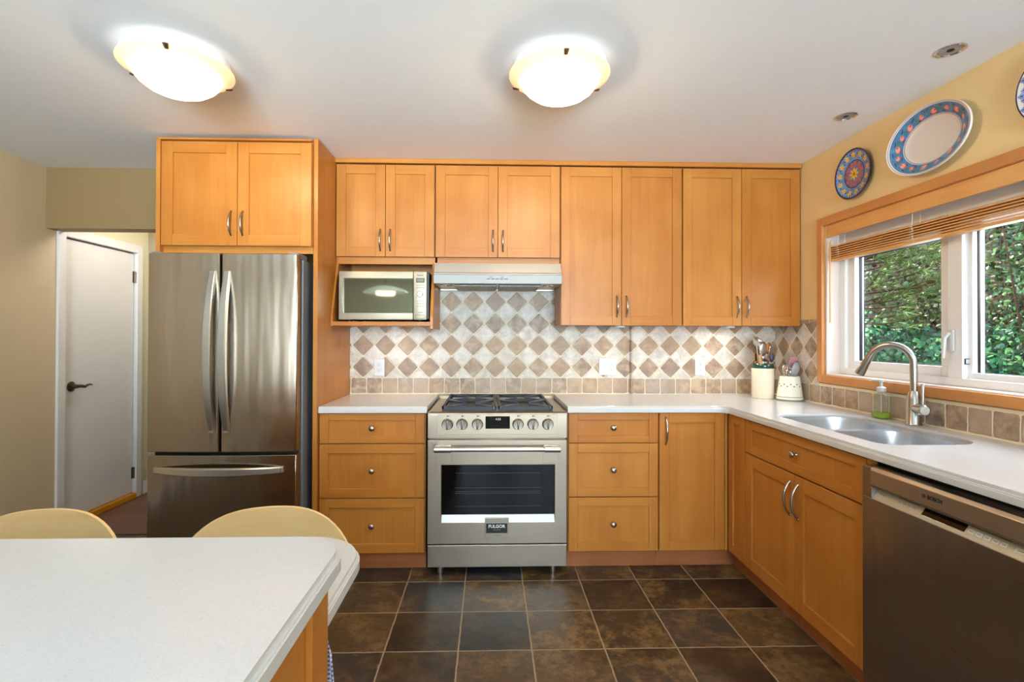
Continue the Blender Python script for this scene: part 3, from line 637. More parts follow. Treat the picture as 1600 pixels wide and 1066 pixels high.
# ------------------------------------------------------------------ worktops, sink
def ogee_top(name, outer_f, holes, z1, mat='quartz', th=0.036):
    """stepped-edge slab: outer_f(inset) gives the outline"""
    m = MB()
    m.slab(outer_f(0.007), holes, z1 - 0.012, z1)
    m.slab(outer_f(0.003), holes, z1 - 0.0155, z1 - 0.0105)
    m.slab(outer_f(0.0), holes, z1 - th, z1 - 0.0145)
    return m.build(name, mat, smooth=None, bevel=0.0022)
CT = 0.914
o = ogee_top('countertop', lambda i: [(-0.938, -0.645 + i), (-0.345, -0.645 + i), (-0.345, -0.010), (-0.938, -0.010)], [], CT)
tag(o, 'short white quartz countertop between the end panel and the range', 'countertop')
CX = 1.3148
def Lout(i):
    # front edge with a radiused inside corner
    pts = [(0.430, -0.645 + i)]
    r = 0.05
    cxx, cyy = CX + i - r, -0.645 + i - r
    for k in range(9): a = PI / 2 - k / 8 * PI / 2; pts.append((cxx + r * math.cos(a), cyy + r * math.sin(a)))
    pts += [(CX + i, -2.6), (XR - 0.010, -2.6), (XR - 0.010, -0.055), (0.945, -0.055), (0.945, -0.010), (0.430, -0.010)]
    return pts
B1 = (1.425, 1.800, -1.318, -0.960); B2 = (1.425, 1.745, -1.665, -1.350)
h1 = rrect(B1[0], B1[1], B1[2], B1[3], [0.05, 0.11, 0.13, 0.06]); h2 = rrect(B2[0], B2[1], B2[2], B2[3], [0.06, 0.09, 0.08, 0.05])
SX0, SX1, SY0, SY1 = 1.412, 1.815, -1.680, -0.948
o = ogee_top('countertop', Lout, [rrect(SX0, SX1, SY0, SY1, [0.06, 0.13, 0.13, 0.06])], CT)
tag(o, 'long L-shaped white quartz countertop holding the sink', 'countertop')
snk = thing('sink', 'double-bowl stainless steel undermount sink below the window', 'sink', (1.6, -1.31, 0.73))
m_ = MB(); m_.slab(rrect(SX0 + .0005, SX1 - .0005, SY0 + .0005, SY1 - .0005, [0.06, 0.13, 0.13, 0.06]), [h1, h2], CT - 0.018, CT - 0.010); m_.build('rim', 'steel_sink', snk)
def bowl(hole, z0, z1, name='bowl'):
    m = MB(); n = len(hole); cx = sum(p[0] for p in hole) / n; cy = sum(p[1] for p in hole) / n
    levels = [(1.0, z1), (0.985, z1 - 0.02), (0.95, z0 + 0.03), (0.90, z0 + 0.006), (0.80, z0)]; rings = []
    for k, z in levels: rings.append([m.bm.verts.new((cx + (p[0] - cx) * k, cy + (p[1] - cy) * k, z)) for p in hole])
    for A, B in zip(rings, rings[1:]):
        for i in range(n): m.bm.faces.new((A[i], A[(i + 1) % n], B[(i + 1) % n], B[i]))
    m.bm.faces.new(rings[-1])
    o = m.build(name, 'steel_sink', snk, smooth=60)
    dr = MB(); dr.lathe([(0, 0.002), (0.03, 0.002), (0.042, 0.004), (0.045, 0.001)], (cx, cy, z0), (0, 0, 1), 24); dr.build('drain', 'chrome', o, smooth=40)
bowl(h1, 0.74, CT - 0.011); bowl(h2, 0.76, CT - 0.011)

# faucet
fb = Vector((1.868, -1.268, CT))
fa = thing('faucet', 'brushed nickel gooseneck pull-down kitchen faucet behind the sink', 'faucet', fb)
m_ = MB(); m_.lathe([(0.030, 0.0), (0.031, 0.004), (0.0285, 0.008), (0.0275, 0.115), (0.022, 0.135), (0.0165, 0.15)], fb, (0, 0, 1), 28); m_.build('body', 'nickel', fa, smooth=40)
dirv = Vector((-0.62, 0.785, 0)).normalized()
R = 0.085; zs = 1.181
pts = [fb + Vector((0, 0, z)) for z in (0.12, 0.18, 0.22)] + [Vector((fb.x, fb.y, zs)) + dirv * (R - R * math.cos(a)) + Vector((0, 0, R * math.sin(a))) for a in [PI * k / 16 * 0.88 for k in range(1, 17)]]
m_ = MB(); m_.tube(pts, 0.0145, 16); m_.build('spout', 'nickel', fa, smooth=60)
e0 = pts[-1]; dd = (pts[-1] - pts[-2]).normalized()
m_ = MB(); m_.tube([e0 - dd * .004, e0 + dd * .012, e0 + dd * .014, e0 + dd * 0.09, e0 + dd * .096], [0.0155, 0.0165, 0.0162, 0.021, 0.019], 18); m_.build('spray_head', 'nickel', fa, smooth=40)
m_ = MB(); q = fb + Vector((0, 0, 0.075)); ld = Vector((-0.25, -0.97, 0)).normalized()
m_.tube([q + ld * 0.015, q + ld * 0.055], 0.021, 20); m_.tube([q + ld * 0.057, q + ld * 0.082, q + ld * .086], [0.0225, 0.0225, 0.018], 20)
m_.tube([q + ld * 0.068 + Vector((0, 0, 0.015)), q + ld * 0.070 + Vector((0, 0, 0.108)), q + ld * 0.070 + Vector((0, 0, 0.112))], [0.0055, 0.0075, 0.005], 12); m_.build('lever', 'nickel', fa, smooth=40)

# soap dispenser
sb = Vector((1.872, -1.072, CT))
so = thing('soap_dispenser', 'clear glass soap bottle with white pump and green liquid left of the faucet', 'soap dispenser', sb)
m_ = MB(); prof = [(0.0, 0.001), (0.043, 0.001), (0.046, 0.006), (0.046, 0.078), (0.043, 0.096), (0.030, 0.112), (0.016, 0.120), (0.016, 0.130)]
m_.lathe(prof, sb, (0, 0, 1), 32, 0.72, 1.08); m_.build('bottle', 'bottle_glass', so, smooth=50)
m_ = MB(); m_.lathe([(0, 0.004), (0.041, 0.004), (0.0435, 0.009), (0.0435, 0.029), (0, 0.029)], sb, (0, 0, 1), 32, 0.70, 1.06); m_.build('soap', 'soap', so, smooth=40)
m_ = MB(); m_.lathe([(0.019, 0.128), (0.020, 0.132), (0.020, 0.146), (0.013, 0.150), (0.006, 0.152), (0.006, 0.172), (0.011, 0.174), (0.011, 0.184), (0, 0.186)], sb, (0, 0, 1), 20)
m_.tube([sb + Vector((0, 0, 0.179)), sb + Vector((-0.02, 0.03, 0.180)), sb + Vector((-0.026, 0.040, 0.176))], [0.006, 0.005, 0.004], 8)
m_.tube([sb + Vector((0, 0, 0.128)), sb + Vector((0, 0, 0.012))], 0.0025, 6); m_.build('pump', 'white_plastic', so, smooth=40)

# ------------------------------------------------------------------ range
rx0, rx1, ry = -0.337, 0.421, -0.690
rg = thing('range', 'stainless steel gas range with six knobs and oven', 'range', ((rx0 + rx1) / 2, ry, 0))
m_ = MB(); m_.box(rx0 + .004, rx1 - .004, ry + 0.05, -0.02, 0.055, 0.872); m_.build('body', 'steel', rg)
m_ = MB(); m_.box(rx0 + .001, rx1 - .001, -0.665, -0.014, 0.870, 0.886, .002); m_.build('cooktop', 'steel', rg)
m_ = MB(); m_.prism([(ry, 0.748), (ry, 0.872), (ry + 0.004, 0.884), (ry + 0.022, 0.890), (ry + 0.06, 0.890), (ry + .06, 0.748)], 0, rx0 + .001, rx1 - .001); cp = m_.build('control_panel', 'steel', rg, bevel=0.002)
m_ = MB(); m_.box(rx0 + .002, rx1 - .002, -0.034, -0.0165, 0.880, 0.906, .002); m_.build('rear_rail', 'fascia', rg)
m_ = MB(); m_.box(-0.282, 0.368, ry - 0.004, ry + .002, 0.770, 0.878, .001); m_.build('fascia', 'fascia', cp)
m_ = MB(); m_.box(-0.024, 0.108, ry - 0.006, ry - .003, 0.801, 0.868, .001); dsp = m_.build('display', 'blackglass', cp)
text('4:05', 'clock_digits', 'ink_white', (0.045, ry - 0.0062, 0.852), 0.017, FRONT, dsp)
text('- - - - - -', 'status_line', 'ink_grey', (0.042, ry - 0.0062, 0.818), 0.008, FRONT, dsp)
for kx in (-0.229, -0.150, -0.067, 0.152, 0.233, 0.314):
    m_ = MB(); kp = (kx, ry - 0.004, 0.826)
    m_.lathe([(0.031, 0.0), (0.031, 0.003), (0.0285, 0.005)], kp, (0, -1, 0), 32)
    prof = [(0.0275, 0.004), (0.0275, 0.022), (0.0255, 0.026), (0.018, 0.0255), (0, 0.0255)]; m_.lathe(prof, kp, (0, -1, 0), 32)
    m_.box(kx - 0.005, kx + 0.005, ry - 0.036, ry - 0.028, 0.826 - 0.024, 0.826 + 0.024, .002)
    k_ = m_.build('knob', 'knob_metal', rg, smooth=30)
    m_ = MB(); m_.box(kx - 0.0012, kx + 0.0012, ry - 0.0366, ry - 0.0358, 0.830, 0.848); m_.build('pointer', 'ink', k_)
    m_ = MB(); m_.lathe([(0.004, 0.0003), (0.0045, 0.0006), (0, 0.0006)], (kx, ry - 0.004, 0.869), (0, -1, 0), 8); m_.box(kx + .006, kx + .011, ry - 0.0046, ry - .004, 0.867, 0.871); m_.build('mark', 'ink', cp)
# oven door
dz0, dz1 = 0.178, 0.738
wx0, wx1, wz0, wz1 = -0.262, 0.354, 0.330, 0.604
m_ = MB(); m_.slab([(rx0 + .002, dz0), (rx1 - .002, dz0), (rx1 - .002, dz1), (rx0 + .002, dz1)], [[(wx0, wz0 - 0.035), (wx1, wz0 - 0.035), (wx1, wz1), (wx0, wz1)]], -0.022, 0.022)
bmesh.ops.rotate(m_.bm, verts=m_.bm.verts[:], cent=(0, 0, 0), matrix=Matrix.Rotation(PI / 2, 3, 'X')); bmesh.ops.translate(m_.bm, verts=m_.bm.verts[:], vec=(0, ry + 0.022, 0))
od = m_.build('oven_door', 'steel', rg, bevel=0.002)
m_ = MB(); m_.box(wx0, wx1, ry + 0.020, ry + 0.03, wz0 - .035, wz1); ow = m_.build('window', 'ovenglass', od)
m_ = MB(); m_.prism([(ry + 0.001, wz0 - 0.035), (ry + 0.019, wz0), (ry + .02, wz0 - .035)], 0, wx0 + .001, wx1 - .001); m_.build('window_sill', 'handle_steel', od)
m_ = MB()
for z_ in (0.555, 0.475, 0.455, 0.445, 0.375): m_.box(wx0 + 0.075, wx1 - 0.075, ry + 0.0192, ry + 0.0202, z_ - .0012, z_ + .0012)
m_.build('oven_racks', 'grey_slot', ow)
m_ = MB(); m_.tube([(-0.295, ry - 0.055, 0.700), (0.376, ry - 0.055, 0.700)], 0.0135, 20)
for a, c_ in ((-0.296, -0.205), (0.288, 0.377)):
    m_.tube([(a, ry - 0.055, 0.700), (a + .002, ry - .055, .700), (c_ - .002, ry - .055, .700), (c_, ry - 0.055, 0.700)], [0.014, 0.0175, 0.0175, 0.014], 20)
    m_.box(a + .004, c_ - .004, ry - 0.055, ry, 0.689, 0.711, .003)
m_.build('handle', 'handle_steel', od, smooth=35)
m_ = MB()
m_.bm.free()
for a, c_ in ((-0.292, -0.206), (0.289, 0.374)): m_ = MB(); m_.box(a, c_, ry - 0.003, ry + .003, 0.612, 0.690, .001); m_.build('handle_plate', 'steel', od)
m_ = MB(); m_.box(-0.026, 0.103, ry - 0.006, ry + .004, 0.214, 0.318, .0015); bd = m_.build('badge', 'steel', od)
m_ = MB(); m_.box(-0.019, 0.096, ry - 0.0075, ry - .005, 0.238, 0.290, .0006); bp = m_.build('badge_plate', 'black', bd)
text('FULGOR', 'badge_text', 'ink_white', (0.0385, ry - 0.0077, 0.274), 0.0235, FRONT, bd, bold=0.0006)
text('MILANO', 'badge_text', 'ink_grey', (0.0385, ry - 0.0077, 0.256), 0.010, FRONT, bd)
text('\u2013   professional   \u2013', 'badge_text', 'ink', (0.0385, ry - 0.0062, 0.227), 0.0075, FRONT, bd)
m_ = MB(); m_.box(rx0 + .002, rx1 - .002, ry + 0.002, ry + 0.05, 0.052, 0.170, .002); m_.build('kick_panel', 'steel', rg)
for lx in (-0.270, 0.350):
    for ly in (ry + 0.055, -0.10):
        m_ = MB(); m_.lathe([(0.017, 0.0), (0.018, 0.004), (0.018, 0.056)], (lx, ly, 0), (0, 0, 1), 16); m_.build('leg', 'handle_steel', rg, smooth=40)
# grates and burners
GZ = 0.918
for gx0, gx1 in ((-0.262, 0.034), (0.046, 0.345)):
    m_ = MB(); gy0, gy1 = -0.655, -0.045; t = 0.014; zt = GZ
    m_.box(gx0, gx1, gy0, gy0 + t, zt - 0.026, zt, .002); m_.box(gx0, gx1, gy1 - t, gy1, zt - 0.02, zt, .002)
    m_.mi = 0
    for xx in (gx0, gx1 - t): m_.box(xx, xx + t, gy0, gy1, zt - 0.018, zt, .002)
    ymid = (gy0 + gy1) / 2; m_.box(gx0, gx1, ymid - t / 2, ymid + t / 2, zt - 0.016, zt, .002)
    xm = (gx0 + gx1) / 2
    for ya, yb in ((gy0, ymid), (ymid, gy1)):
        yc = (ya + yb) / 2
        for (px_, py_) in ((gx0, ya), (gx1, ya), (gx0, yb), (gx1, yb)):
            p0 = Vector((px_ + (t if px_ == gx0 else -t) * .5, py_, 0)); p1 = Vector((xm, yc, 0)); dv = (p1 - p0); p1 = p0 + dv * 0.80; nrm = Vector((-dv.y, dv.x, 0)).normalized()
            m_.mi = 1
            w0, w1 = 0.026, 0.006
            v_ = [p0 + nrm * w0 / 2, p0 - nrm * w0 / 2, p1 - nrm * w1 / 2, p1 + nrm * w1 / 2]
            m_.prism([(a.x, a.y) for a in v_], 2, zt - 0.014, zt - 0.001)
        m_.mi = 0
    for px_ in (gx0 + t / 2, gx1 - t / 2):
        for py_ in (gy0 + t / 2, gy1 - t / 2): m_.mi = 0; m_.box(px_ - .006, px_ + .006, py_ - .006, py_ + .006, 0.886, zt - .01)
    m_.build('grate', ['iron', 'iron_face'], rg)
    m_ = MB(); m_.box(gx0 + 0.02, gx1 - 0.02, gy0 + 0.02, gy1 - 0.02, 0.885, 0.8875); m_.build('burner_pan', 'black', rg)
    for yc in ((gy0 + ymid) / 2, (ymid + gy1) / 2):
        m_ = MB(); m_.lathe([(0.05, 0), (0.048, 0.008), (0.034, 0.010), (0.034, 0.016), (0, 0.017)], (xm, yc, 0.8875), (0, 0, 1), 24); m_.build('burner', 'iron', rg, smooth=40)

# ------------------------------------------------------------------ range hood
hx0, hx1 = -0.334, 0.424
ho = thing('range_hood', 'low stainless under-cabinet range hood with two mesh filters', 'range hood', (0.045, -0.45, 1.595))
m_ = MB(); m_.prism([(-0.32, 1.742), (-0.012, 1.742), (-0.012, 1.618), (-0.425, 1.612), (-0.440, 1.618), (-0.440, 1.672), (-0.425, 1.680), (-0.40, 1.740)], 0, hx0, hx1); m_.build('body', 'hood_steel_top', ho, bevel=0.002)
m_ = MB(); m_.prism([(-0.448, 1.611), (-0.452, 1.664), (-0.449, 1.668), (-0.435, 1.668), (-0.435, 1.611)], 0, hx0 - .001, hx1 + .001); lip = m_.build('front_lip', 'hood_steel', ho, bevel=0.002)
m_ = MB()
for i in range(5): m_.box(-0.02 + i * 0.026, -0.002 + i * 0.026, -0.4535, -0.4515, 1.637, 1.642)
m_.box(-0.005, 0.012, -0.4535, -0.4515, 1.648, 1.652); m_.box(0.062, 0.08, -0.4535, -0.4515, 1.648, 1.652); m_.build('buttons', 'grey_slot', lip)
for a, c_ in ((-0.215, 0.036), (0.052, 0.302)):
    m_ = MB(); m_.box(a, c_, -0.405, -0.07, 1.604, 1.613); fl = m_.build('filter', 'black', ho)
    m_ = MB(); n = 26
    for i in range(n): xx = a + 0.008 + (c_ - a - 0.016) * i / (n - 1); m_.box(xx - .0018, xx + .0018, -0.40, -0.075, 1.602, 1.605)
    m_.build('filter_slats', 'steel', fl)
for xx in (-0.27, 0.36):
    m_ = MB(); m_.lathe([(0.036, 0), (0.035, -0.004), (0.026, -0.004), (0.024, -0.001), (0, -0.001)], (xx, -0.33, 1.613), (0, 0, 1), 24); m_.build('lamp', 'chrome', ho, smooth=40)
m_ = MB(); m_.box(hx0 + .002, hx1 - .002, -0.035, -0.012, 1.604, 1.618, .002); m_.build('rear_rail', 'steel', ho)

# ------------------------------------------------------------------ microwave
mx0, mx1, mz0, mz1, my = -0.902, -0.380, 1.398, 1.688, -0.395
mw = thing('microwave', 'silver countertop microwave with mirrored door in the niche', 'microwave', (-0.64, my, 1.386))
m_ = MB(); m_.box(mx0 + .004, mx1 + .014, my + 0.02, -0.03, mz0 + .004, mz1 - .004, .003); m_.build('body', 'black', mw)
for xx in (mx0 + .05, mx1 - .05):
    for yy in (my + 0.06, -0.08):
        m_ = MB(); m_.lathe([(0.014, 0), (0.016, 0.016)], (xx, yy, 1.3862), (0, 0, 1), 12); m_.build('foot', 'black', mw)
xd = -0.460
m_ = MB(); m_.box(mx0, xd - .001, my, my + 0.022, mz0, mz1, .006); dr_ = m_.build('door', 'mwsilver', mw, smooth=40)
m_ = MB(); w_ = [(xd - .002, mz0 + 0.040), (xd - .002, mz1 - 0.042)] + [(mx0 + 0.017 + 0.012 * math.cos(a * PI / 10 - PI / 2 + PI) * 0, z) for a, z in ()]
arc = [(mx0 + 0.019 + 0.010 * (u * u), (mz0 + mz1) / 2 - 0.001 + u * (mz1 - mz0 - 0.082) / 2) for u in [1 - 2 * k / 10 for k in range(11)]]
m_.prism([(xd - .001, mz0 + 0.040), (xd - .001, mz1 - 0.042)] + arc, 1, my - 0.0016, my + 0.002); m_.build('window', 'mwmirror', dr_)
m_ = MB(); m_.box(xd + .001, mx1, my, my + 0.022, mz0, mz1, .006); pn = m_.build('control_panel', 'mwsilver', mw, smooth=40)
cx_ = (xd + mx1) / 2 + .001
m_ = MB(); m_.box(cx_ - 0.024, cx_ + 0.026, my - .002, my + .002, 1.622, 1.648, .001); ds = m_.build('display', 'grey_slot', pn)
m_ = MB(); m_.box(cx_ - 0.019, cx_ + 0.021, my - .0026, my - .0015, 1.626, 1.644); m_.build('screen', 'ink_grey', ds)
m_ = MB(); m_.lathe([(0.018, 0), (0.018, 0.008), (0.015, 0.012), (0, 0.0125)], (cx_, my, 1.552), (0, -1, 0), 28); m_.build('dial', 'nickel', pn, smooth=40)
m_ = MB()
for r_ in range(3):
    for q_ in range(3): m_.box(cx_ - 0.022 + q_ * 0.017, cx_ - 0.010 + q_ * 0.017, my - .0012, my + .001, 1.478 + r_ * 0.015, 1.483 + r_ * 0.015)
for q_ in range(3): m_.box(cx_ - 0.022 + q_ * 0.017, cx_ - 0.010 + q_ * 0.017, my - .0012, my + .001, 1.588, 1.593); m_.box(cx_ - 0.022 + q_ * 0.017, cx_ - 0.010 + q_ * 0.017, my - .0012, my + .001, 1.603, 1.608)
m_.box(cx_ - .012, cx_ + .018, my - .0012, my + .001, 1.440, 1.446); m_.build('keypad', 'mwkeyline', pn)
m_ = MB(); ring_ = [(cx_ - .029, cx_ + .027, 1.405, 1.407), (cx_ - .029, cx_ + .027, 1.427, 1.429), (cx_ - .029, cx_ - .027, 1.405, 1.429), (cx_ + .025, cx_ + .027, 1.405, 1.429)]
for a, b_, c_, d_ in ring_: m_.box(a, b_, my - .0012, my + .001, c_, d_)
m_.build('door_button', 'grey_slot', pn)
text('Panasonic', 'maker_text', 'ink', (cx_, my - 0.0005, 1.665), 0.0095, FRONT, pn, bold=.0002)

# ------------------------------------------------------------------ refrigerator
fx0, fx1, fy = -1.758, -1.000, -0.800
fr = thing('refrigerator', 'stainless french-door refrigerator with bottom freezer drawer', 'refrigerator', (-1.38, fy, 0))
m_ = MB(); m_.box(fx0 + .002, fx1 + .004, fy + 0.085, -0.06, 0.03, 1.705, .004); m_.build('body', 'panel_grey', fr)
m_ = MB(); m_.box(fx0 + .01, fx1 - .01, fy + 0.06, fy + 0.09, 0.07, 1.715); m_.build('seal', 'black', fr)
def curved_front(name, xa, xb, za, zb):
    """door skin bulging slightly toward the room, rounded outer edges"""
    def yy(x): u = (x - (fx0 + fx1) / 2) / ((fx1 - fx0) / 2); return fy + 0.010 * u * u
    n = 14; pts = []
    for k in range(n + 1): x = xa + (xb - xa) * k / n; pts.append((x, yy(x)))
    r = 0.006
    poly = [(xa, yy(xa) + r)] + [(xa + r * .5, yy(xa) + r * .3)] + pts[1:-1] + [(xb - r * .5, yy(xb) + r * .3), (xb, yy(xb) + r)] + [(xb, fy + 0.065), (xa, fy + 0.065)]
    m = MB(); m.prism(poly, 2, za, zb); return m.build(name, 'steel_fridge', fr, smooth=30, bevel=0.002)
dL = curved_front('door', fx0, -1.3915, 0.703, 1.724); dR = curved_front('door', -1.3805, fx1, 0.703, 1.724)
dF = curved_front('freezer_drawer', fx0, fx1, 0.075, 0.685)
def bar_handle(parent, horizontal, a0, a1, c, w):
    """flat bowed bar: a0..a1 along its run, c the fixed coordinate, w its width"""
    m = MB(); n = 22; t = 0.012; P0 = []
    for k in range(n + 1):
        u = -1 + 2 * k / n; out = 0.008 + 0.060 * (1 - abs(u) ** 2.2); a = a0 + (a1 - a0) * k / n; wd = w * (0.72 + 0.28 * (1 - u * u))
        y = fy - out; P0.append((a, y, wd))
    rings = []
    for a, y, wd in P0:
        prof = [(-wd / 2, y + 0.004), (-wd / 2 + .004, y), (wd / 2 - .004, y), (wd / 2, y + .004), (wd / 2, y + t + 0.012), (-wd / 2, y + t + 0.012)]
        if horizontal: rings.append([m.bm.verts.new((a, py, c + q)) for q, py in prof])
        else: rings.append([m.bm.verts.new((c + q, py, a)) for q, py in prof])
    for A, B in zip(rings, rings[1:]):
        for i in range(6): m.bm.faces.new((A[i], A[(i + 1) % 6], B[(i + 1) % 6], B[i]))
    m.bm.faces.new(rings[0]); m.bm.faces.new(rings[-1][::-1])
    for a in (a0, a1):
        s_ = 1 if a == a0 else -1; b0, b1 = sorted((a + s_ * 0.004, a + s_ * 0.03))
        if horizontal: m.box(b0, b1, fy - 0.012, fy + 0.02, c - w * .3, c + w * .3)
        else: m.box(c - w * .3, c + w * .3, fy - 0.012, fy + 0.02, b0, b1)
    return m.build('handle', 'handle_steel', parent, smooth=30)
bar_handle(dL, False, 0.800, 1.632, -1.424, 0.040); bar_handle(dR, False, 0.800, 1.632, -1.350, 0.040)
bar_handle(dF, True, -1.712, -1.062, 0.612, 0.040)
# maker mark: round face icon and two letters
lg = Vector((-1.078, fy + 0.0085, 1.676))
m_ = MB(); m_.lathe([(0.0075, 0.0), (0.0075, 0.0012), (0.0062, 0.0012)], lg + Vector((-0.019, 0.002, 0)), (0, -1, 0), 24)
m_.box(lg.x - 0.0200, lg.x - 0.0186, lg.y - .0005, lg.y + .002, lg.z - 0.004, lg.z + 0.005); m_.box(lg.x - 0.0195, lg.x - 0.0155, lg.y - .0005, lg.y + .002, lg.z - 0.004, lg.z - 0.0028); m_.build('maker_icon', 'ink', dR)
text('LG', 'maker_text', 'ink', lg + Vector((0.008, 0.001, 0)), 0.021, FRONT, dR, bold=.0006)
m_ = MB(); m_.box(fx1 - 0.055, fx1 - .002, fy + 0.03, fy + 0.16, 1.706, 1.735, .004); m_.build('hinge_cover', 'panel_grey', fr)
m_ = MB(); m_.box(fx0 + 0.002, fx0 + 0.055, fy + 0.03, fy + 0.16, 1.706, 1.735, .004); m_.build('hinge_cover', 'panel_grey', fr)
m_ = MB(); m_.box(fx0 + .02, fx1 - .02, fy + 0.05, fy + 0.08, 0.005, 0.07); m_.build('base_grille', 'black', fr)

# ------------------------------------------------------------------ dishwasher
wx, wy0, wy1 = 1.300, -2.322, -1.725
dw = thing('dishwasher', 'dark stainless dishwasher with pocket handle under the long counter', 'dishwasher', (wx, (wy0 + wy1) / 2, 0))
m_ = MB(); m_.box(wx + 0.062, 1.90, wy0 + .004, wy1 - .004, 0.02, 0.868); m_.build('tub', 'dark', dw)
m_ = MB(); e = 0.043
m_.box(wx, wx + 0.06, wy0, wy1, 0.108, 0.752).box(wx, wx + 0.06, wy1 - e, wy1, 0.752, 0.857).box(wx, wx + 0.06, wy0, wy0 + e, 0.752, 0.857); dd_ = m_.build('door', 'steel_dw', dw, bevel=0.002)
m_ = MB(); m_.prism([(wx + 0.0, 0.792), (wx - 0.004, 0.800), (wx - 0.004, 0.848), (wx + 0.006, 0.858), (wx + 0.06, 0.858), (wx + 0.06, 0.800), (wx + 0.03, 0.792)], 1, wy0 + e, wy1 - e); hb = m_.build('handle', 'steel', dd_, bevel=0.0015)
m_ = MB(); m_.prism([(wx + 0.0015, 0.752), (wx + 0.036, 0.800), (wx + 0.058, 0.800), (wx + 0.058, 0.752)], 1, wy0 + e + .0005, wy1 - e - .0005); pc = m_.build('control_strip', 'mwsilver', dw)
sl = math.atan2(0.048, 0.0345)
def on_strip(yc, f, w, h, name, mat, lift=0.0007):
    """plate lying on the sloped strip, f = 0 (low edge) .. 1 (top)"""
    c = Vector((wx + 0.0015 + 0.0345 * f, yc, 0.752 + 0.048 * f)); up = Vector((0.0345, 0, 0.048)).normalized(); n_ = Vector((-0.048, 0, 0.0345)).normalized()
    m = MB(); v = [c + Vector((0, sy * w / 2, 0)) + up * (sz * h / 2) + n_ * q for q in (-0.0004, lift) for sy, sz in ((-1, -1), (1, -1), (1, 1), (-1, 1))]
    vs = [m.bm.verts.new(p) for p in v]
    for q in ((0, 1, 2, 3), (4, 5, 6, 7), (0, 1, 5, 4), (1, 2, 6, 5), (2, 3, 7, 6), (3, 0, 4, 7)): m.bm.faces.new([vs[i] for i in q])
    return m.build(name, mat, pc)
on_strip(-2.032, 0.42, 0.142, 0.024, 'display', 'blackglass')
for k in range(2): on_strip(-1.985 - k * 0.045, 0.20, 0.030, 0.0016, 'display_text', 'ink_white', 0.0011)
on_strip(-1.900, 0.62, 0.080, 0.0016, 'key_line', 'ink'); on_strip(-2.165, 0.62, 0.115, 0.0016, 'key_line', 'ink')
for k in range(4): on_strip(-1.872 - k * 0.019, 0.38, 0.012, 0.0022, 'key', 'ink_grey')
for k in range(5): on_strip(-2.120 - k * 0.0225, 0.36, 0.018, 0.013, 'key', 'mwkeys'); on_strip(-2.120 - k * 0.0225, 0.36, 0.010, 0.002, 'key_text', 'ink_grey', 0.0011)
on_strip(-1.800, 0.42, 0.020, 0.0022, 'key', 'ink_grey'); on_strip(-2.252, 0.36, 0.028, 0.014, 'key', 'mwkeys'); on_strip(-2.252, 0.36, 0.014, 0.002, 'key_text', 'ink_grey', 0.0011)
text('BOSCH', 'maker_text', 'ink', (wx - 0.0045, -2.024, 0.826), 0.0155, WEST, dw, bold=.0006)
m_ = MB(); m_.lathe([(0.0065, 0.0), (0.0065, 0.001), (0.0052, 0.001)], (wx - 0.004, -1.985, 0.826), (-1, 0, 0), 20); m_.box(wx - .0048, wx - .004, -1.9885, -1.9870, 0.822, 0.830); m_.box(wx - .0048, wx - .004, -1.9830, -1.9815, 0.822, 0.830); m_.box(wx - .0048, wx - .004, -1.987, -1.983, 0.8253, 0.8267); m_.build('maker_icon', 'ink', dw)
m_ = MB(); m_.box(wx + 0.05, wx + 0.065, wy0, wy1, 0.004, 0.105); m_.build('kick_plate', 'black', dw)
m_ = MB(); m_.box(RF, RF + 0.02, -1.724, -1.701, 0.0, 0.876); tag(m_.build('filler_strip', 'wood_v', origin=(RF, -1.71, 0)), 'narrow maple filler strip between sink cabinet and dishwasher', 'panel')

# ------------------------------------------------------------------ outlets
def outlet(label, xc, zc, yface, combo=False):
    w = 0.118 if combo else 0.070; h = 0.114
    t = thing('wall_outlet' if not combo else 'switch_and_outlet', label, 'outlet', (xc, yface, zc), 'outlets on the backsplash')
    m = MB(); m.box(xc - w / 2, xc + w / 2, yface - 0.006, yface, zc - h / 2, zc + h / 2, .0025); pl = m.build('plate', 'white_plastic', t)
    ox = xc + (0.026 if combo else 0)
    m = MB(); m.box(ox - 0.0165, ox + 0.0165, yface - 0.0085, yface - .004, zc - 0.033, zc + 0.033, .002); r = m.build('receptacle', 'white_plastic', t)
    m = MB()
    for s_ in (1, -1):
        m.box(ox - 0.0075, ox - 0.0050, yface - 0.0092, yface - .008, zc + s_ * 0.017 - 0.000, zc + s_ * 0.017 + 0.008); m.box(ox + 0.0050, ox + 0.0070, yface - 0.0092, yface - .008, zc + s_ * 0.017 + 0.001, zc + s_ * 0.017 + 0.007)
        m.lathe([(0.0028, 0.0), (0.0028, 0.0008), (0, 0.0008)], (ox, yface - 0.0084, zc + s_ * 0.017 - 0.006), (0, -1, 0), 8)
    m.build('slots', 'grey_slot', r)
    if combo:
        m = MB(); m.prism([(yface - 0.005, zc - 0.033), (yface - 0.011, zc - 0.033), (yface - 0.0065, zc + 0.033), (yface - .004, zc + 0.033)], 0, xc - 0.042, xc - 0.010); m.build('rocker', 'white_plastic', t, bevel=0.001)
outlet('white outlet on the tiles left of the range, below the microwave', -0.741, 1.091, -0.008)
outlet('wide white plate pairing a rocker switch and outlet right of the range', 0.796, 1.098, -0.008, True)
outlet('white outlet on the tiles left of the tall cream crock', 1.411, 1.101, -0.053)

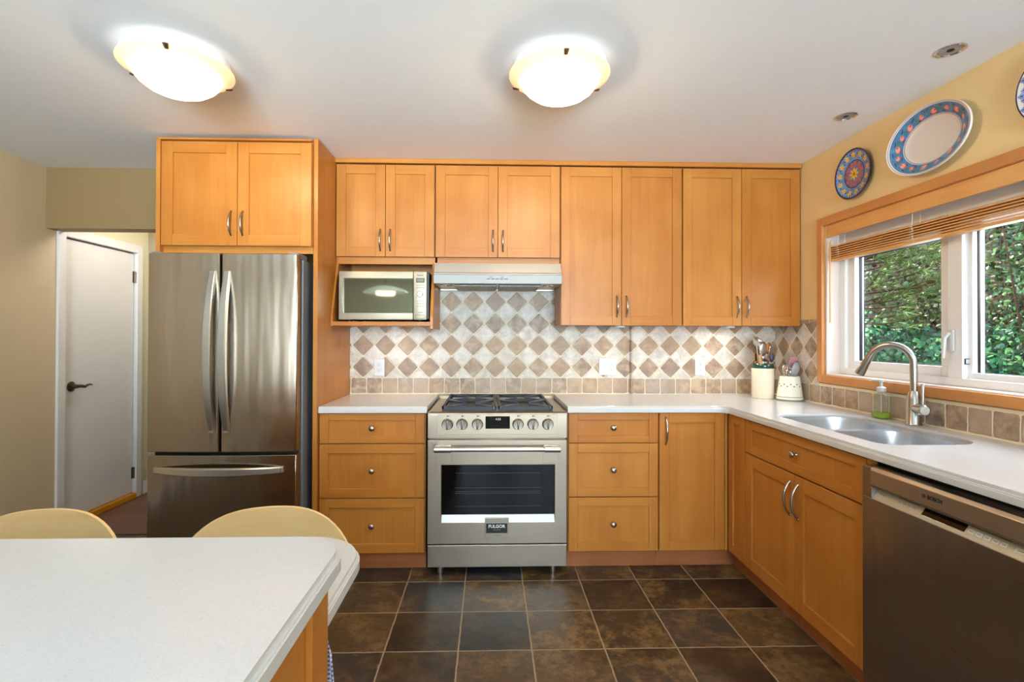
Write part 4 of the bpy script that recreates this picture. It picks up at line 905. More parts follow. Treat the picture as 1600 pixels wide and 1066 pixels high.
# under-cabinet puck lights
def puck(label, x, y, z, en):
    t = thing('under_cabinet_light', label, 'light', (x, y, z), 'puck lights under the upper cabinets')
    m = MB(); m.lathe([(0.0, 0), (0.033, 0), (0.034, -0.012), (0.030, -0.015), (0.026, -0.015)], (x, y, z), (0, 0, 1), 28); m.build('housing', 'white_plastic', t, smooth=40)
    m = MB(); m.lathe([(0.027, -0.0140), (0, -0.0135)], (x, y, z), (0, 0, 1), 28); m.build('lens', 'puck_lens', t)
    d = lamp('puck_lamp', 'AREA', Vector((x, y, z - 0.019)) - Vector((x, y, z)), en, (1.0, 0.97, 0.93), (0, 0, 0), shape='DISK', size=0.05); d.parent = t
puck('white puck light under the microwave shelf', -0.598, -0.22, 1.3615, 0.55)
puck('white puck light under the tall cabinet nearest the range hood', 0.82, -0.25, 1.373, 0.5)
puck('white puck light under the tall cabinet nearest the window', 1.52, -0.25, 1.373, 0.85)

# ------------------------------------------------------------------ crocks and utensils
ck = Vector((1.734, -0.255, CT))
t = thing('utensil_crock', 'tall cream utensil crock with dark green rim in the corner', 'crock', ck, 'utensil crocks')
m_ = MB(); m_.lathe([(0, 0.001), (0.062, 0.001), (0.066, 0.006), (0.067, 0.194), (0.067, 0.196)], ck, (0, 0, 1), 36); m_.lathe([(0.060, 0.196), (0.060, 0.01), (0, 0.01)], ck, (0, 0, 1), 36); m_.build('body', 'cream', t, smooth=50)
m_ = MB(); m_.lathe([(0.060, 0.185), (0.067, 0.190), (0.070, 0.196), (0.070, 0.214), (0.067, 0.218), (0.061, 0.216), (0.060, 0.19)], ck, (0, 0, 1), 36); m_.build('rim', 'green_glaze', t, smooth=50)
cs = Vector((1.846, -0.358, CT))
t = thing('utensil_crock', 'short tapered ivory crock with blue dots beside the window wall', 'crock', cs, 'utensil crocks')
m_ = MB(); m_.lathe([(0, 0.001), (0.072, 0.001), (0.077, 0.008), (0.076, 0.018), (0.074, 0.022), (0.058, 0.142), (0.0555, 0.148), (0.051, 0.146), (0.06, 0.05), (0.06, 0.012), (0, 0.010)], cs, (0, 0, 1), 36); sbody = m_.build('body', 'cream2', t, smooth=40)
m_ = MB(); m_.lathe([(0.0745, 0.0205), (0.0752, 0.0225), (0.0740, 0.0245)], cs, (0, 0, 1), 36); m_.lathe([(0.0760, 0.0025), (0.0782, 0.0045), (0.0770, 0.0075)], cs, (0, 0, 1), 36); m_.build('painted_band', 'olive_band', t, smooth=40)
m_ = MB()
for k in range(22):
    a = 2 * PI * k / 22; z_ = 0.094 + (0.006 if k % 2 else -0.006); r_ = 0.074 + (0.058 - 0.074) * (z_ - 0.022) / 0.12
    n_ = Vector((math.cos(a), math.sin(a), 0.13)).normalized(); m_.lathe([(0.0045, 0.0002), (0.0042, 0.0008), (0, 0.0010)], cs + Vector((r_ * math.cos(a), r_ * math.sin(a), z_)), n_, 10)
m_.build('painted_dots', 'teal_dot', t)

def utensil(kind, label, base, lean, length, mat, head, headmat=None, rad=0.0045, cat='utensil'):
    """handle from inside the crock, head on top"""
    b_ = Vector(base); d = Vector(lean).normalized(); top = b_ + d * length
    o = thing(kind, label, cat, b_, 'cooking utensils in the crocks')
    m = MB(); m.tube([b_, b_ + d * length * 0.5, top], [rad, rad * .9, rad * .8], 8); m.build('handle', mat, o, smooth=40)
    side = Vector((0.92, 0.38, 0)); side = (side - d * side.dot(d)).normalized(); nrm = side.cross(d).normalized()
    m = MB(); sh = head[0]
    if sh == 'spoon':
        w, l = head[1], head[2]; n = 12; rings = []
        for q in (0.0, 0.35, 0.7, 1.0):
            rings.append([m.bm.verts.new(top + d * (l / 2 + l / 2 * q * math.sin(2 * PI * k / n)) + side * (w / 2 * q * math.cos(2 * PI * k / n)) + nrm * (0.010 * (1 - q * q))) if q > 0 else None for k in range(n)])
        c0 = m.bm.verts.new(top + d * l / 2 + nrm * 0.010)
        for k in range(n): m.bm.faces.new((c0, rings[1][k], rings[1][(k + 1) % n]))
        for A, B in zip(rings[1:], rings[2:]):
            for k in range(n): m.bm.faces.new((A[k], B[k], B[(k + 1) % n], A[(k + 1) % n]))
    elif sh == 'ladle':
        r = head[1]; c = top + nrm * 0.0 + side * (r * 0.7)
        m.lathe([(0.0, -r * .8), (r * 0.55, -r * .66), (r * 0.86, -r * .35), (r, 0), (r * 1.03, 0.002), (r * .96, 0.001), (r * .8, -r * .36), (0, -r * .72)], c, (head[2]), 20)
    elif sh == 'blade':
        w, l = head[1], head[2]; pts = [(-w * .35, 0), (w * .35, 0), (w / 2, l * .25), (w / 2, l), (-w / 2, l * .92), (-w / 2, l * .25)]
        A = [m.bm.verts.new(top + side * a + d * bb + nrm * .0015) for a, bb in pts]; B = [m.bm.verts.new(top + side * a + d * bb - nrm * .0015) for a, bb in pts]
        m.bm.faces.new(A); m.bm.faces.new(B[::-1])
        for i in range(len(pts)): m.bm.faces.new((A[i], B[i], B[(i + 1) % len(pts)], A[(i + 1) % len(pts)]))
    elif sh == 'whisk':
        l = head[1]
        for k in range(5):
            a = PI * k / 5; sd = (side * math.cos(a) + nrm * math.sin(a)); m.tube([top + d * (l * (0.5 - 0.5 * math.cos(q))) + sd * (0.02 * math.sin(q)) for q in [PI * j / 10 for j in range(11)]] + [top + d * (l * (0.5 - 0.5 * math.cos(q))) - sd * (0.02 * math.sin(q)) for q in [PI - PI * j / 10 for j in range(1, 11)]], 0.0011, 5)
    elif sh == 'ring':
        r = head[1]; m.tube([top + d * r + side * (r * math.cos(q)) + d * (r * math.sin(q)) for q in [2 * PI * j / 20 for j in range(21)]], 0.003, 6)
    hd = m.build({'spoon': 'spoon_bowl', 'ladle': 'ladle_cup', 'blade': 'blade', 'whisk': 'wires', 'ring': 'loop'}[sh], headmat or mat, o, smooth=45)
    if sh in ('spoon',):
        md = hd.modifiers.new('thick', 'SOLIDIFY'); md.thickness = 0.003
    return o
zb = 0.02
def C(dx, dy): return ck + Vector((dx, dy, zb))
def D(dx, dy): return cs + Vector((dx, dy, zb))
utensil('ladle', 'steel ladle leaning highest at left in the green-rimmed crock', C(0.0, 0.01), (-0.10, 0.02, 1), 0.335, 'handle_steel', ('ladle', 0.048, (0.45, -0.45, 0.75)), cat='ladle')
utensil('slotted_spoon', 'large steel serving spoon in front of the ladle in the crock', C(-0.01, -0.02), (-0.02, -0.05, 1), 0.245, 'handle_steel', ('spoon', 0.07, 0.095), cat='spoon')
utensil('skimmer', 'small steel ladle low at left of the green-rimmed crock', C(0.0, -0.03), (-0.12, -0.03, 1), 0.24, 'handle_steel', ('ladle', 0.034, (0.3, -0.5, 0.8)), cat='ladle')
utensil('wooden_spoon', 'dark wooden spoon standing upright in the green-rimmed crock', C(0.02, 0.0), (0.06, 0.0, 1), 0.255, 'spoonwood', ('spoon', 0.05, 0.08), rad=0.007, cat='spoon')
utensil('wooden_spatula', 'pale wooden spatula short at left of the crock', C(-0.02, -0.03), (-0.08, -0.06, 1), 0.20, 'spoonwood_pale', ('blade', 0.026, 0.06), rad=0.006, cat='spatula')
utensil('cooking_spoon', 'plum nylon cooking spoon at right of the wooden spoon', C(0.018, -0.022), (0.09, -0.06, 1), 0.21, 'spoonwood_pale', ('spoon', 0.038, 0.058), 'purple', cat='spoon')
utensil('spatula', 'wide steel turner leaning far right over the crock rim', C(-0.01, 0.0), (0.26, -0.02, 1), 0.225, 'handle_steel', ('blade', 0.066, 0.095), cat='spatula')
utensil('wooden_spoon', 'reddish wooden spoon handle beside the steel serving spoon', C(-0.035, 0.02), (0.03, 0.06, 1), 0.215, 'spoonwood', ('blade', 0.022, 0.05), rad=0.006, cat='spoon')
utensil('whisk', 'small steel whisk at left in the short dotted crock', D(-0.01, -0.01), (-0.13, -0.02, 1), 0.115, 'chrome', ('whisk', 0.085), cat='whisk')
utensil('measuring_spoon', 'steel ring-handled spoon beside the whisk in the dotted crock', D(-0.015, -0.02), (-0.05, -0.05, 1), 0.14, 'chrome', ('ring', 0.017), cat='spoon')
utensil('spatula', 'grey silicone spoonula leaning right in the dotted crock', D(-0.015, -0.015), (0.24, -0.05, 1), 0.125, 'greynylon', ('spoon', 0.072, 0.095), rad=0.007, cat='spatula')
utensil('spatula', 'pink silicone spatula at the back of the dotted crock', D(-0.01, 0.015), (0.18, 0.02, 1), 0.18, 'white_plastic', ('blade', 0.052, 0.07), 'pink', rad=0.005, cat='spatula')

# ------------------------------------------------------------------ plates on the window wall
def plate_mat(kind):
    return M[kind]
M['cobalt'] = plain('cobalt_glaze', (40, 64, 138), 0.15, coat=0.5, var=0.25, vscale=60)
M['navy'] = plain('navy_glaze', (22, 24, 66), 0.15, coat=0.5)
M['skyglaze'] = plain('sky_glaze', (104, 142, 196), 0.15, coat=0.5, var=0.35, vscale=70)
M['rose'] = plain('rose_glaze', (206, 84, 74), 0.2, coat=0.4, var=0.2, vscale=90)
M['mauve'] = plain('mauve_glaze', (128, 118, 162), 0.2, coat=0.4, var=0.3, vscale=90)
M['yellow'] = plain('yellow_glaze', (236, 196, 60), 0.2, coat=0.4, var=0.1, vscale=90)
M['leaf_glaze'] = plain('green_leaf_glaze', (70, 128, 96), 0.2, coat=0.4)
M['aqua'] = plain('aqua_glaze', (70, 128, 172), 0.15, coat=0.5, var=0.4, vscale=38)
M['china'] = plain('white_china', (226, 218, 212), 0.12, coat=0.5, var=0.01)
M['tulip'] = plain('tulip_pink', (226, 160, 148), 0.2, coat=0.4, var=0.1, vscale=90)
M['lilac_line'] = plain('lilac_line', (120, 110, 156), 0.2, coat=0.3)
M['peri'] = plain('periwinkle_glaze', (128, 142, 196), 0.15, coat=0.4, var=0.3, vscale=50)
def wallplate(name, label, yc, zc, ry_, rz_, depth, zones, painter, tilt=0.0):
    """plate on the right wall facing -X; zones = list of (r0, r1, material) in 0..1, painter adds motifs"""
    t = thing(name, label, 'plate', (XR - 0.004, yc, zc), 'painted plates above the window')
    def hgt(r):  # height off the wall, towards -X
        return 0.006 + (depth - 0.006) * max(0.0, min(1.0, (r - 0.58) / 0.42)) ** 1.2
    def pt(r, a, lift=0.0):
        return Vector((XR - 0.006 - hgt(r) - lift, yc - ry_ * r * math.cos(a), zc + rz_ * r * math.sin(a)))
    mats = []; m = MB(); seg = 64
    rs = sorted({z[0] for z in zones} | {z[1] for z in zones} | {k / 24 for k in range(25)})
    rings = {r: ([m.bm.verts.new(pt(r, 2 * PI * k / seg)) for k in range(seg)] if r > 0 else [m.bm.verts.new(pt(0, 0))]) for r in rs}
    for ra, rb in zip(rs, rs[1:]):
        mid = (ra + rb) / 2; mt = [z[2] for z in zones if z[0] <= mid <= z[1]][0]
        if mt not in mats: mats.append(mt)
        A, B = rings[ra], rings[rb]
        for k in range(seg):
            f = m.bm.faces.new((A[0], B[k], B[(k + 1) % seg])) if len(A) == 1 else m.bm.faces.new((A[k], B[k], B[(k + 1) % seg], A[(k + 1) % seg]))
            f.material_index = mats.index(mt)
    # back side
    back = [m.bm.verts.new(Vector((XR - 0.002 - hgt(1.0) * 0.85, yc - ry_ * .995 * math.cos(2 * PI * k / seg), zc + rz_ * .995 * math.sin(2 * PI * k / seg)))) for k in range(seg)]
    foot = [m.bm.verts.new(Vector((XR - 0.001, yc - ry_ * .5 * math.cos(2 * PI * k / seg), zc + rz_ * .5 * math.sin(2 * PI * k / seg)))) for k in range(seg)]
    last = rings[rs[-1]]; em = mats.index(zones[-1][2])
    for A, B in ((last, back), (back, foot)):
        for k in range(seg): f = m.bm.faces.new((A[k], B[k], B[(k + 1) % seg], A[(k + 1) % seg])); f.material_index = em
    m.bm.faces.new(foot).material_index = em
    o = m.build('dish', mats, t, smooth=40)
    # painted motifs: thin glaze shapes lying on the dish
    pm = []; m = MB()
    def petal(r, a, L, wd, ang, mt, lift=0.0006):
        if mt not in pm: pm.append(mt)
        n = 8; vs = []
        c = (r * math.cos(a) * ry_, r * math.sin(a) * rz_)
        for k in range(n):
            q = 2 * PI * k / n; u = L / 2 * math.cos(q) + L / 2; w_ = wd / 2 * math.sin(q)
            X_ = c[0] + u * math.cos(ang) - w_ * math.sin(ang); Z_ = c[1] + u * math.sin(ang) + w_ * math.cos(ang)
            rr = math.hypot(X_ / ry_, Z_ / rz_); aa = math.atan2(Z_ / rz_, X_ / ry_); vs.append(m.bm.verts.new(pt(rr, aa, lift)))
        f = m.bm.faces.new(vs); f.material_index = pm.index(mt)
    painter(petal)
    o2 = m.build('painted_motifs', pm, t)
    return t
rnd = random.Random(3)
def paint1(p):
    for k in range(13):
        a = 2 * PI * k / 13 + 0.1
        for q in range(5): p(0.77, a, 0.016, 0.008, a + q * 2 * PI / 5, 'yellow', 0.0009)
        for q in range(2): p(0.77, a, 0.006, 0.005, a + q * PI, 'rose', 0.0014)
        for q in (-1, 1): p(0.80 - .12 * (q > 0), a + 0.24, 0.012, 0.005, a + 1.3 * q, 'leaf_glaze' if q > 0 else 'navy')
    for k in range(40):
        a = 2 * PI * k / 40; p(0.90, a, 0.010, 0.0045, a, 'navy', 0.0008)
    for k in range(8):
        a = 2 * PI * k / 8
        p(0.0, 0, 0.034, 0.012, a, 'yellow', 0.0009)
    p(0, 0, 0.008, 0.008, 0, 'rose', 0.0015); p(0, 0, 0.008, 0.008, PI, 'rose', 0.0015)
    for k in range(11):
        a = 2 * PI * k / 11 + .2
        for q in range(3): p(0.40, a, 0.014, 0.010, a + q * 2.1, 'rose', 0.0009)
        p(0.33, a + .28, 0.014, 0.006, a + .6, 'leaf_glaze'); p(0.48, a + .28, 0.010, 0.005, a + 2, 'cobalt')
wallplate('painted_plate', 'small round blue plate with yellow flowers, farthest from the camera', -0.820, 2.166, 0.135, 0.131, 0.020, [(0, 0.52, 'mauve'), (0.52, 0.56, 'navy'), (0.56, 0.94, 'skyglaze'), (0.94, 1.0, 'navy')], paint1)
def paint2(p):
    n = 16
    for k in range(n):
        a = 2 * PI * k / n + 0.15
        sz = 1.0 if k % 2 else 0.8
        p(0.80, a, 0.034 * sz, 0.024 * sz, a + PI / 2 + 0.3, 'rose', 0.0007)
        p(0.805, a, 0.030 * sz, 0.019 * sz, a + PI / 2 + 0.3, 'tulip', 0.0011)
        p(0.81, a, 0.013 * sz, 0.007 * sz, a + PI / 2 + 0.3, 'rose', 0.0015)
        p(0.76, a + 0.2, 0.030, 0.007, a + PI / 2 - .5, 'leaf_glaze', 0.0007); p(0.88, a + 0.2, 0.026, 0.005, a + PI / 2 + .4, 'cobalt', 0.0007); p(0.72, a + 0.1, 0.02, 0.005, a + PI / 2, 'cobalt', 0.0007)
wallplate('oval_platter', 'large oval white platter with aqua tulip border above the window', -1.302, 2.165, 0.218, 0.146, 0.040, [(0, 0.655, 'china'), (0.655, 0.67, 'lilac_line'), (0.67, 0.685, 'china'), (0.685, 0.93, 'aqua'), (0.93, 0.94, 'lilac_line'), (0.94, 0.965, 'china'), (0.965, 0.975, 'lilac_line'), (0.975, 1.0, 'china')], paint2)
def paint3(p):
    for i in range(-7, 8):
        for j in range(-7, 8):
            x, y = (i + (j % 2) * .5) * 0.125, j * 0.125; r = math.hypot(x, y)
            if r > 0.9: continue
            a = math.atan2(y, x)
            for q in range(4): p(r, a, 0.012, 0.012, q * PI / 2, 'peri', 0.0006)
            for q in range(2): p(r, a, 0.004, 0.005, q * PI, 'navy', 0.0011)
            p(r, a + .12 / max(r, .1) * .4, 0.006, 0.003, 1.0, 'leaf_glaze', 0.0009)
wallplate('painted_plate', 'white plate with periwinkle lattice cut off by the right frame edge', -1.822, 2.172, 0.150, 0.140, 0.018, [(0, 0.97, 'china'), (0.97, 1.0, 'navy')], paint3)

# ------------------------------------------------------------------ wooden blind, raised
bl = thing('window_blind', 'raised honey wooden slat blind across the top of the window', 'blind', (XR + 0.03, -1.32, 1.93))
by0, by1 = WY0 + 0.018, WY1 - 0.018
m_ = MB(); m_.box(XR - 0.004, XR + 0.009, by0 - .004, by1 + .004, 1.872, 1.9425, .002); m_.build('valance', 'blind', bl)
m_ = MB(); m_.box(XR + 0.016, XR + 0.055, by0, by1, 1.892, 1.929, .001); m_.build('headrail', 'vinyl', bl)
for k in range(6):
    z_ = 1.757 + k * 0.0122; m_ = MB(); n = 6
    pr = [(XR + 0.008 + 0.046 * i / n, z_ + 0.0022 * math.sin(PI * i / n)) for i in range(n + 1)]; pr += [(x, z - 0.0055) for x, z in reversed(pr)]
    m_.prism(pr, 1, by0 + rnd.uniform(-.002, .002), by1 + rnd.uniform(-.002, .002)); m_.build('slat', 'blind', bl)
m_ = MB(); m_.box(XR + 0.010, XR + 0.052, by0, by1, 1.735, 1.748, .002); m_.build('bottom_rail', 'blind', bl)
for yy in (-0.66, -1.17, -1.70):
    m_ = MB()
    for dx in (0.012, 0.050): m_.tube([(XR + dx, yy, 1.892), (XR + dx - .002, yy + .003, 1.82), (XR + dx, yy, 1.74)], 0.0012, 5)
    for k in range(6):
        z_ = 1.752 + k * 0.0115; m_.tube([(XR + 0.006, yy - .012 + .004 * (k % 3), z_), (XR + 0.0045, yy, z_ + 0.004), (XR + 0.006, yy + .014, z_ - .002)], 0.0012, 5)
    m_.build('cord', 'cream', bl)
m_ = MB(); m_.tube([(XR + 0.004, -0.612, 1.855), (XR - 0.004, -0.613, 1.84), (XR - 0.004, -0.614, 1.385)], [0.002, 0.004, 0.0042], 8); m_.build('wand', 'blind', bl, smooth=40)

# ------------------------------------------------------------------ ceiling lights
def ceiling_light(label, x, y, rot=0.0, watts=16.0):
    t = thing('ceiling_light', label, 'ceiling light', (x, y, ZC), 'alabaster bowl ceiling lights')
    z = 2.338; c = (x, y, z)
    m = MB(); m.lathe([(0, ZC - z - .001), (0.186, ZC - z - .001), (0.1895, -0.0025), (0.186, -0.0025), (0.180, ZC - z - 0.006), (0, ZC - z - 0.006)], c, (0, 0, 1), 40); m.build('ceiling_pan', 'white', t, smooth=40)
    m = MB(); m.lathe([(0.156, -0.026), (0.166, -0.018), (0.178, -0.011), (0.190, -0.005), (0.200, 0.0), (0.199, 0.004), (0.190, -0.001), (0.176, -0.007), (0.160, -0.016), (0.154, -0.022)], c, (0, 0, 1), 64); m.build('glass_rim', 'bowl_rim', t, smooth=60)
    m = MB(); m.lathe([(0.156, -0.026), (0.148, -0.038), (0.132, -0.057), (0.108, -0.075), (0.080, -0.088), (0.045, -0.096), (0.0, -0.099)], c, (0, 0, 1), 64); gb = m.build('glass_bowl', 'bowl', t, smooth=80)
    for k in range(3):
        a = -PI / 2 + k * 2 * PI / 3 + rot; p = Vector((x + 0.198 * math.cos(a), y + 0.198 * math.sin(a), z)); u = Vector((math.cos(a), math.sin(a), 0)); w = Vector((-u.y, u.x, 0))
        m = MB()
        m.tube([p + u * .006 + Vector((0, 0, -0.004)), p - u * 0.016 + Vector((0, 0, -0.012))], [0.010, 0.007], 10, flat=((u.x * .3, u.y * .3, -.95), 0.4))
        m.build('clip', 'bronze', t, smooth=40)
    for dx in (-0.055, 0.055):
        d = lamp('bulb_lamp', 'POINT', (dx, 0, 2.292 - ZC), watts, (1.0, 0.99, 0.97), shadow_soft_size=0.028); d.parent = t
        m = MB(); m.lathe([(0, -0.02), (0.018, -0.015), (0.024, 0.0)], (x + dx, y, 2.318 - .03), (0, 0, 1), 12); m.bm.free()
ceiling_light('amber-edged glass bowl ceiling light at left, over the fridge side', -1.222, -1.45, 0.35, 12.0)
ceiling_light('amber-edged glass bowl ceiling light above the range', 0.272, -1.45, 0.0, 16.5)

for lab, x, y in (('chrome recessed downlight nearer the camera, above the sink wall', 1.724, -1.612), ('chrome recessed downlight farther from the camera, near the cabinets', 1.732, -1.030)):
    t = thing('recessed_downlight', lab, 'ceiling light', (x, y, ZC), 'recessed chrome downlights')
    m = MB(); m.lathe([(0.049, 0.0), (0.049, -0.003), (0.043, -0.004), (0.040, -0.001), (0.039, 0.0005)], (x, y, ZC), (0, 0, 1), 40); m.build('trim_ring', 'chrome', t, smooth=40)
    m = MB(); m.lathe([(0.039, -0.0008), (0.030, -0.0016), (0.018, -0.0010), (0, -0.0010)], (x, y, ZC), (0, 0, 1), 32); m.build('reflector', 'reflector', t, smooth=50)
    m = MB(); m.lathe([(0.012, -0.0015), (0.011, -0.003), (0, -0.004)], (x, y, ZC), (0, 0, 1), 24); m.build('lamp_face', 'black', t, smooth=40)

# ------------------------------------------------------------------ island with lower table ledge
IX1, IY1 = -0.300, -2.522
isl = thing('island_cabinet', 'maple kitchen island cabinet with framed end panel', 'cabinet', (-1.0, -2.95, 0))
m_ = MB(); m_.box(-1.78, IX1 - 0.012, -3.42, IY1, 0.0, 0.877); m_.build('carcass', 'wood_v', isl)
m_ = MB()
y0_, y1_ = -3.42, IY1
m_.box(IX1 - .012, IX1, y1_ - 0.085, y1_, 0.0, 0.877, .001); m_.box(IX1 - .012, IX1, y0_, y0_ + 0.085, 0, 0.877, .001)
m_.mi = 1; m_.box(IX1 - .012, IX1, y0_ + .085, y1_ - .085, 0.83, 0.877, .001); m_.box(IX1 - .012, IX1, y0_ + .085, y1_ - .085, 0.0, 0.12, .001)
m_.build('end_frame', ['wood_v', 'wood_hy'], isl)
def isl_out(i): return rrect(-1.84 + i, -0.266 - i, -3.46 + i, -2.486 - i, [0.01, 0.06, 0.085, 0.085], 8)
tag(ogee_top('countertop', isl_out, [], CT), 'white quartz island top in the left foreground', 'countertop')
def low_out(i): return rrect(-1.84 + i, -0.330 - i, IY1 + 0.001, -2.035 - i, [0.0, 0.0, 0.15, 0.15], 10)
tag(ogee_top('table_ledge', low_out, [], 0.742, th=0.040), 'lower white quartz table ledge behind the island top', 'table')
m_ = MB()
for xx in (-1.55, -0.62): m_.prism([(IY1 + .001, 0.701), (IY1 + 0.30, 0.701), (IY1 + 0.30, 0.68), (IY1 + .001, 0.50)], 0, xx, xx + 0.025)
m_.build('ledge_bracket', 'wood_v', isl)

# tea towel on a small hook at the back corner of the island
tw = thing('tea_towel', 'blue and white checked tea towel hanging at the island corner', 'towel', (-0.315, -2.508, 0.70))
m, nt, b = new_mat('checked_cotton'); g = NB(nt); v = g.obj(); sp = g.n('ShaderNodeSeparateXYZ'); g.l(v, sp.inputs[0])
s1 = g.m('GREATER_THAN', g.m('FRACT', g.m('MULTIPLY', sp.outputs[0], 120.0)), 0.5); s2 = g.m('GREATER_THAN', g.m('FRACT', g.m('MULTIPLY', sp.outputs[2], 120.0)), 0.5)
g.l(g.mix(g.m('MULTIPLY', g.m('ADD', s1, s2), 0.5), lin((222, 224, 230)), lin((70, 84, 128))), b.inputs['Base Color']); b.inputs['Roughness'].default_value = 0.9; M['check'] = m
m_ = MB(); n = 16; rows = 10; grid = []
for r_ in range(rows + 1):
    z_ = 0.715 - 0.30 * r_ / rows; row = []
    for k in range(n + 1):
        u = k / n; wd = 0.055 + 0.06 * (r_ / rows) ** 0.5; row.append(m_.bm.verts.new((-0.338 + wd * (u - 0.5) * 0.9, -2.497 + 0.010 * math.sin(u * 15 + r_ * .2) , z_)))
    grid.append(row)
for A, B in zip(grid, grid[1:]):
    for k in range(n): m_.bm.faces.new((A[k], A[k + 1], B[k + 1], B[k]))
tt = m_.build('cloth', 'check', tw, smooth=60); md = tt.modifiers.new('thick', 'SOLIDIFY'); md.thickness = 0.003
m_ = MB(); m_.tube([(-0.345, -2.521, 0.722), (-0.345, -2.50, 0.722), (-0.345, -2.493, 0.73)], 0.003, 8); m_.build('hook', 'nickel', tw)

# chairs with wide bent-ply backs
def chair(label, x, y, rot, W_=0.50, top=0.778):
    t = thing('dining_chair', label, 'chair', (x, y, 0), 'bent plywood chairs at the island ledge')
    m = MB(); n = 28; th = 0.012
    def pos(u, v):     # u -1..1 across, v 0..1 from lower to upper edge
        ztop = (top) - 0.19 * abs(u) ** 2.6; zlow = 0.575 + 0.05 * abs(u) ** 2.5
        if abs(u) > 0.999: ztop = zlow = 0.62
        z = zlow + (ztop - zlow) * v; xx = W_ / 2 * math.sin(u * 1.15) / math.sin(1.15); yy = -0.055 * (u * u) + 0.10 * (z - 0.57)
        return Vector((xx, yy, z))
    G_ = [[None] * 9 for _ in range(n + 1)]
    H_ = [[None] * 9 for _ in range(n + 1)]
    for i in range(n + 1):
        u = -0.995 + 1.99 * i / n
        for k in range(9):
            p = pos(u, k / 8); G_[i][k] = m.bm.verts.new(p); H_[i][k] = m.bm.verts.new(p + Vector((0.25 * u * th, th, 0)))
    for i in range(n):
        for k in range(8):
            m.bm.faces.new((G_[i][k], G_[i + 1][k], G_[i + 1][k + 1], G_[i][k + 1])); m.bm.faces.new((H_[i][k], H_[i][k + 1], H_[i + 1][k + 1], H_[i + 1][k]))
        m.bm.faces.new((G_[i][8], G_[i + 1][8], H_[i + 1][8], H_[i][8])); m.bm.faces.new((G_[i][0], H_[i][0], H_[i + 1][0], G_[i + 1][0]))
    for k in range(8):
        m.bm.faces.new((G_[0][k], G_[0][k + 1], H_[0][k + 1], H_[0][k])); m.bm.faces.new((G_[n][k], H_[n][k], H_[n][k + 1], G_[n][k + 1]))
    def fin(m, name, mat, smooth=40):
        bmesh.ops.translate(m.bm, verts=m.bm.verts[:], vec=(x, y, 0)); return m.build(name, mat, t, smooth=smooth)
    fin(m, 'backrest', 'beech')
    m = MB(); m.slab(rrect(-0.175, 0.175, -0.34, -0.02, [0.09, 0.09, 0.05, 0.05], 6), [], 0.438, 0.454); fin(m, 'seat', 'beech', 30)
    for sx_ in (-1, 1):
        m = MB(); m.tube([(sx_ * 0.115, -0.32, 0.0), (sx_ * 0.11, -0.30, 0.44)], [0.012, 0.016], 10); fin(m, 'leg', 'beech')
        m = MB(); m.tube([(sx_ * 0.185, 0.02, 0.0), (sx_ * 0.165, -0.045, 0.40), (sx_ * 0.15, 0.012 - 0.03, 0.60), (sx_ * 0.15, 0.008, 0.68)], [0.012, 0.015, 0.013, 0.010], 10); fin(m, 'leg', 'beech')
    t.rotation_euler = (0, 0, rot); return t
chair('pale beech chair with bent back at left, by the hallway door side', -1.345, -1.915, 0.20, top=0.772)
chair('pale beech chair with bent back in front of the refrigerator', -0.675, -1.905, 0.20, W_=0.53, top=0.772)

# ------------------------------------------------------------------ dining end behind the camera (seen in reflections)
pd = thing('pendant_lamp', 'white dome pendant lamp mirrored in the microwave door', 'pendant lamp', (-1.42, -4.35, 1.90))
m_ = MB(); m_.lathe([(0.03, 0.09), (0.12, 0.075), (0.24, 0.035), (0.30, 0.0), (0.295, -0.006), (0.23, 0.028), (0.10, 0.06), (0.0, 0.07)], (-1.42, -4.35, 1.90), (0, 0, 1), 40); m_.build('shade', 'white', pd, smooth=50)
m_ = MB(); m_.lathe([(0.10, 0.055), (0.13, 0.0), (0.12, -0.04), (0.0, -0.045)], (-1.42, -4.35, 1.90), (0, 0, 1), 32); m_.build('diffuser', 'pendant_lens', pd, smooth=50)
m_ = MB(); m_.tube([(-1.42, -4.35, 1.98), (-1.42, -4.35, ZC)], 0.004, 8); m_.build('cord', 'black', pd)

# ------------------------------------------------------------------ garden outside the window
def leafmat(name, cs_, tr=0.25):
    m, nt, b = new_mat(name); g = NB(nt)
    ge = g.n('ShaderNodeNewGeometry')
    g.l(g.ramp(ge.outputs['Random Per Island'], [(i / (len(cs_) - 1), lin(c)) for i, c in enumerate(cs_)]), b.inputs['Base Color'])
    b.inputs['Roughness'].default_value = 0.42; b.inputs['Subsurface Weight'].default_value = 0.0
    return m
M['leaf_dark'] = leafmat('broad_leaves', [(10, 52, 30), (18, 82, 48), (30, 116, 66), (52, 138, 80), (104, 164, 88)])
M['leaf_fine'] = leafmat('fine_leaves', [(10, 40, 22), (22, 66, 34), (36, 92, 44), (60, 116, 54), (110, 148, 80)])
M['leaf_mid'] = leafmat('mid_leaves', [(10, 34, 16), (22, 56, 24), (38, 78, 32), (62, 100, 44), (96, 84, 52)])
M['needle'] = leafmat('pine_needles', [(50, 100, 46), (84, 136, 58), (128, 164, 78), (182, 190, 122), (52, 116, 74)])
M['bark'] = plain('bark', (86, 66, 48), 0.9, var=0.3, vscale=20)
M['soil'] = plain('garden_soil', (56, 48, 32), 0.95, var=0.4, vscale=6)
struct(MB().box(XR + 0.17, 9.0, -7, 8, -0.3, 0.0).build('ground', 'soil'))
struct(MB().prism([(5.6, 0.0), (8.0, 0.0), (8.0, 3.6), (6.4, 3.4)], 1, -7, 8).build('garden_bank', 'soil'))
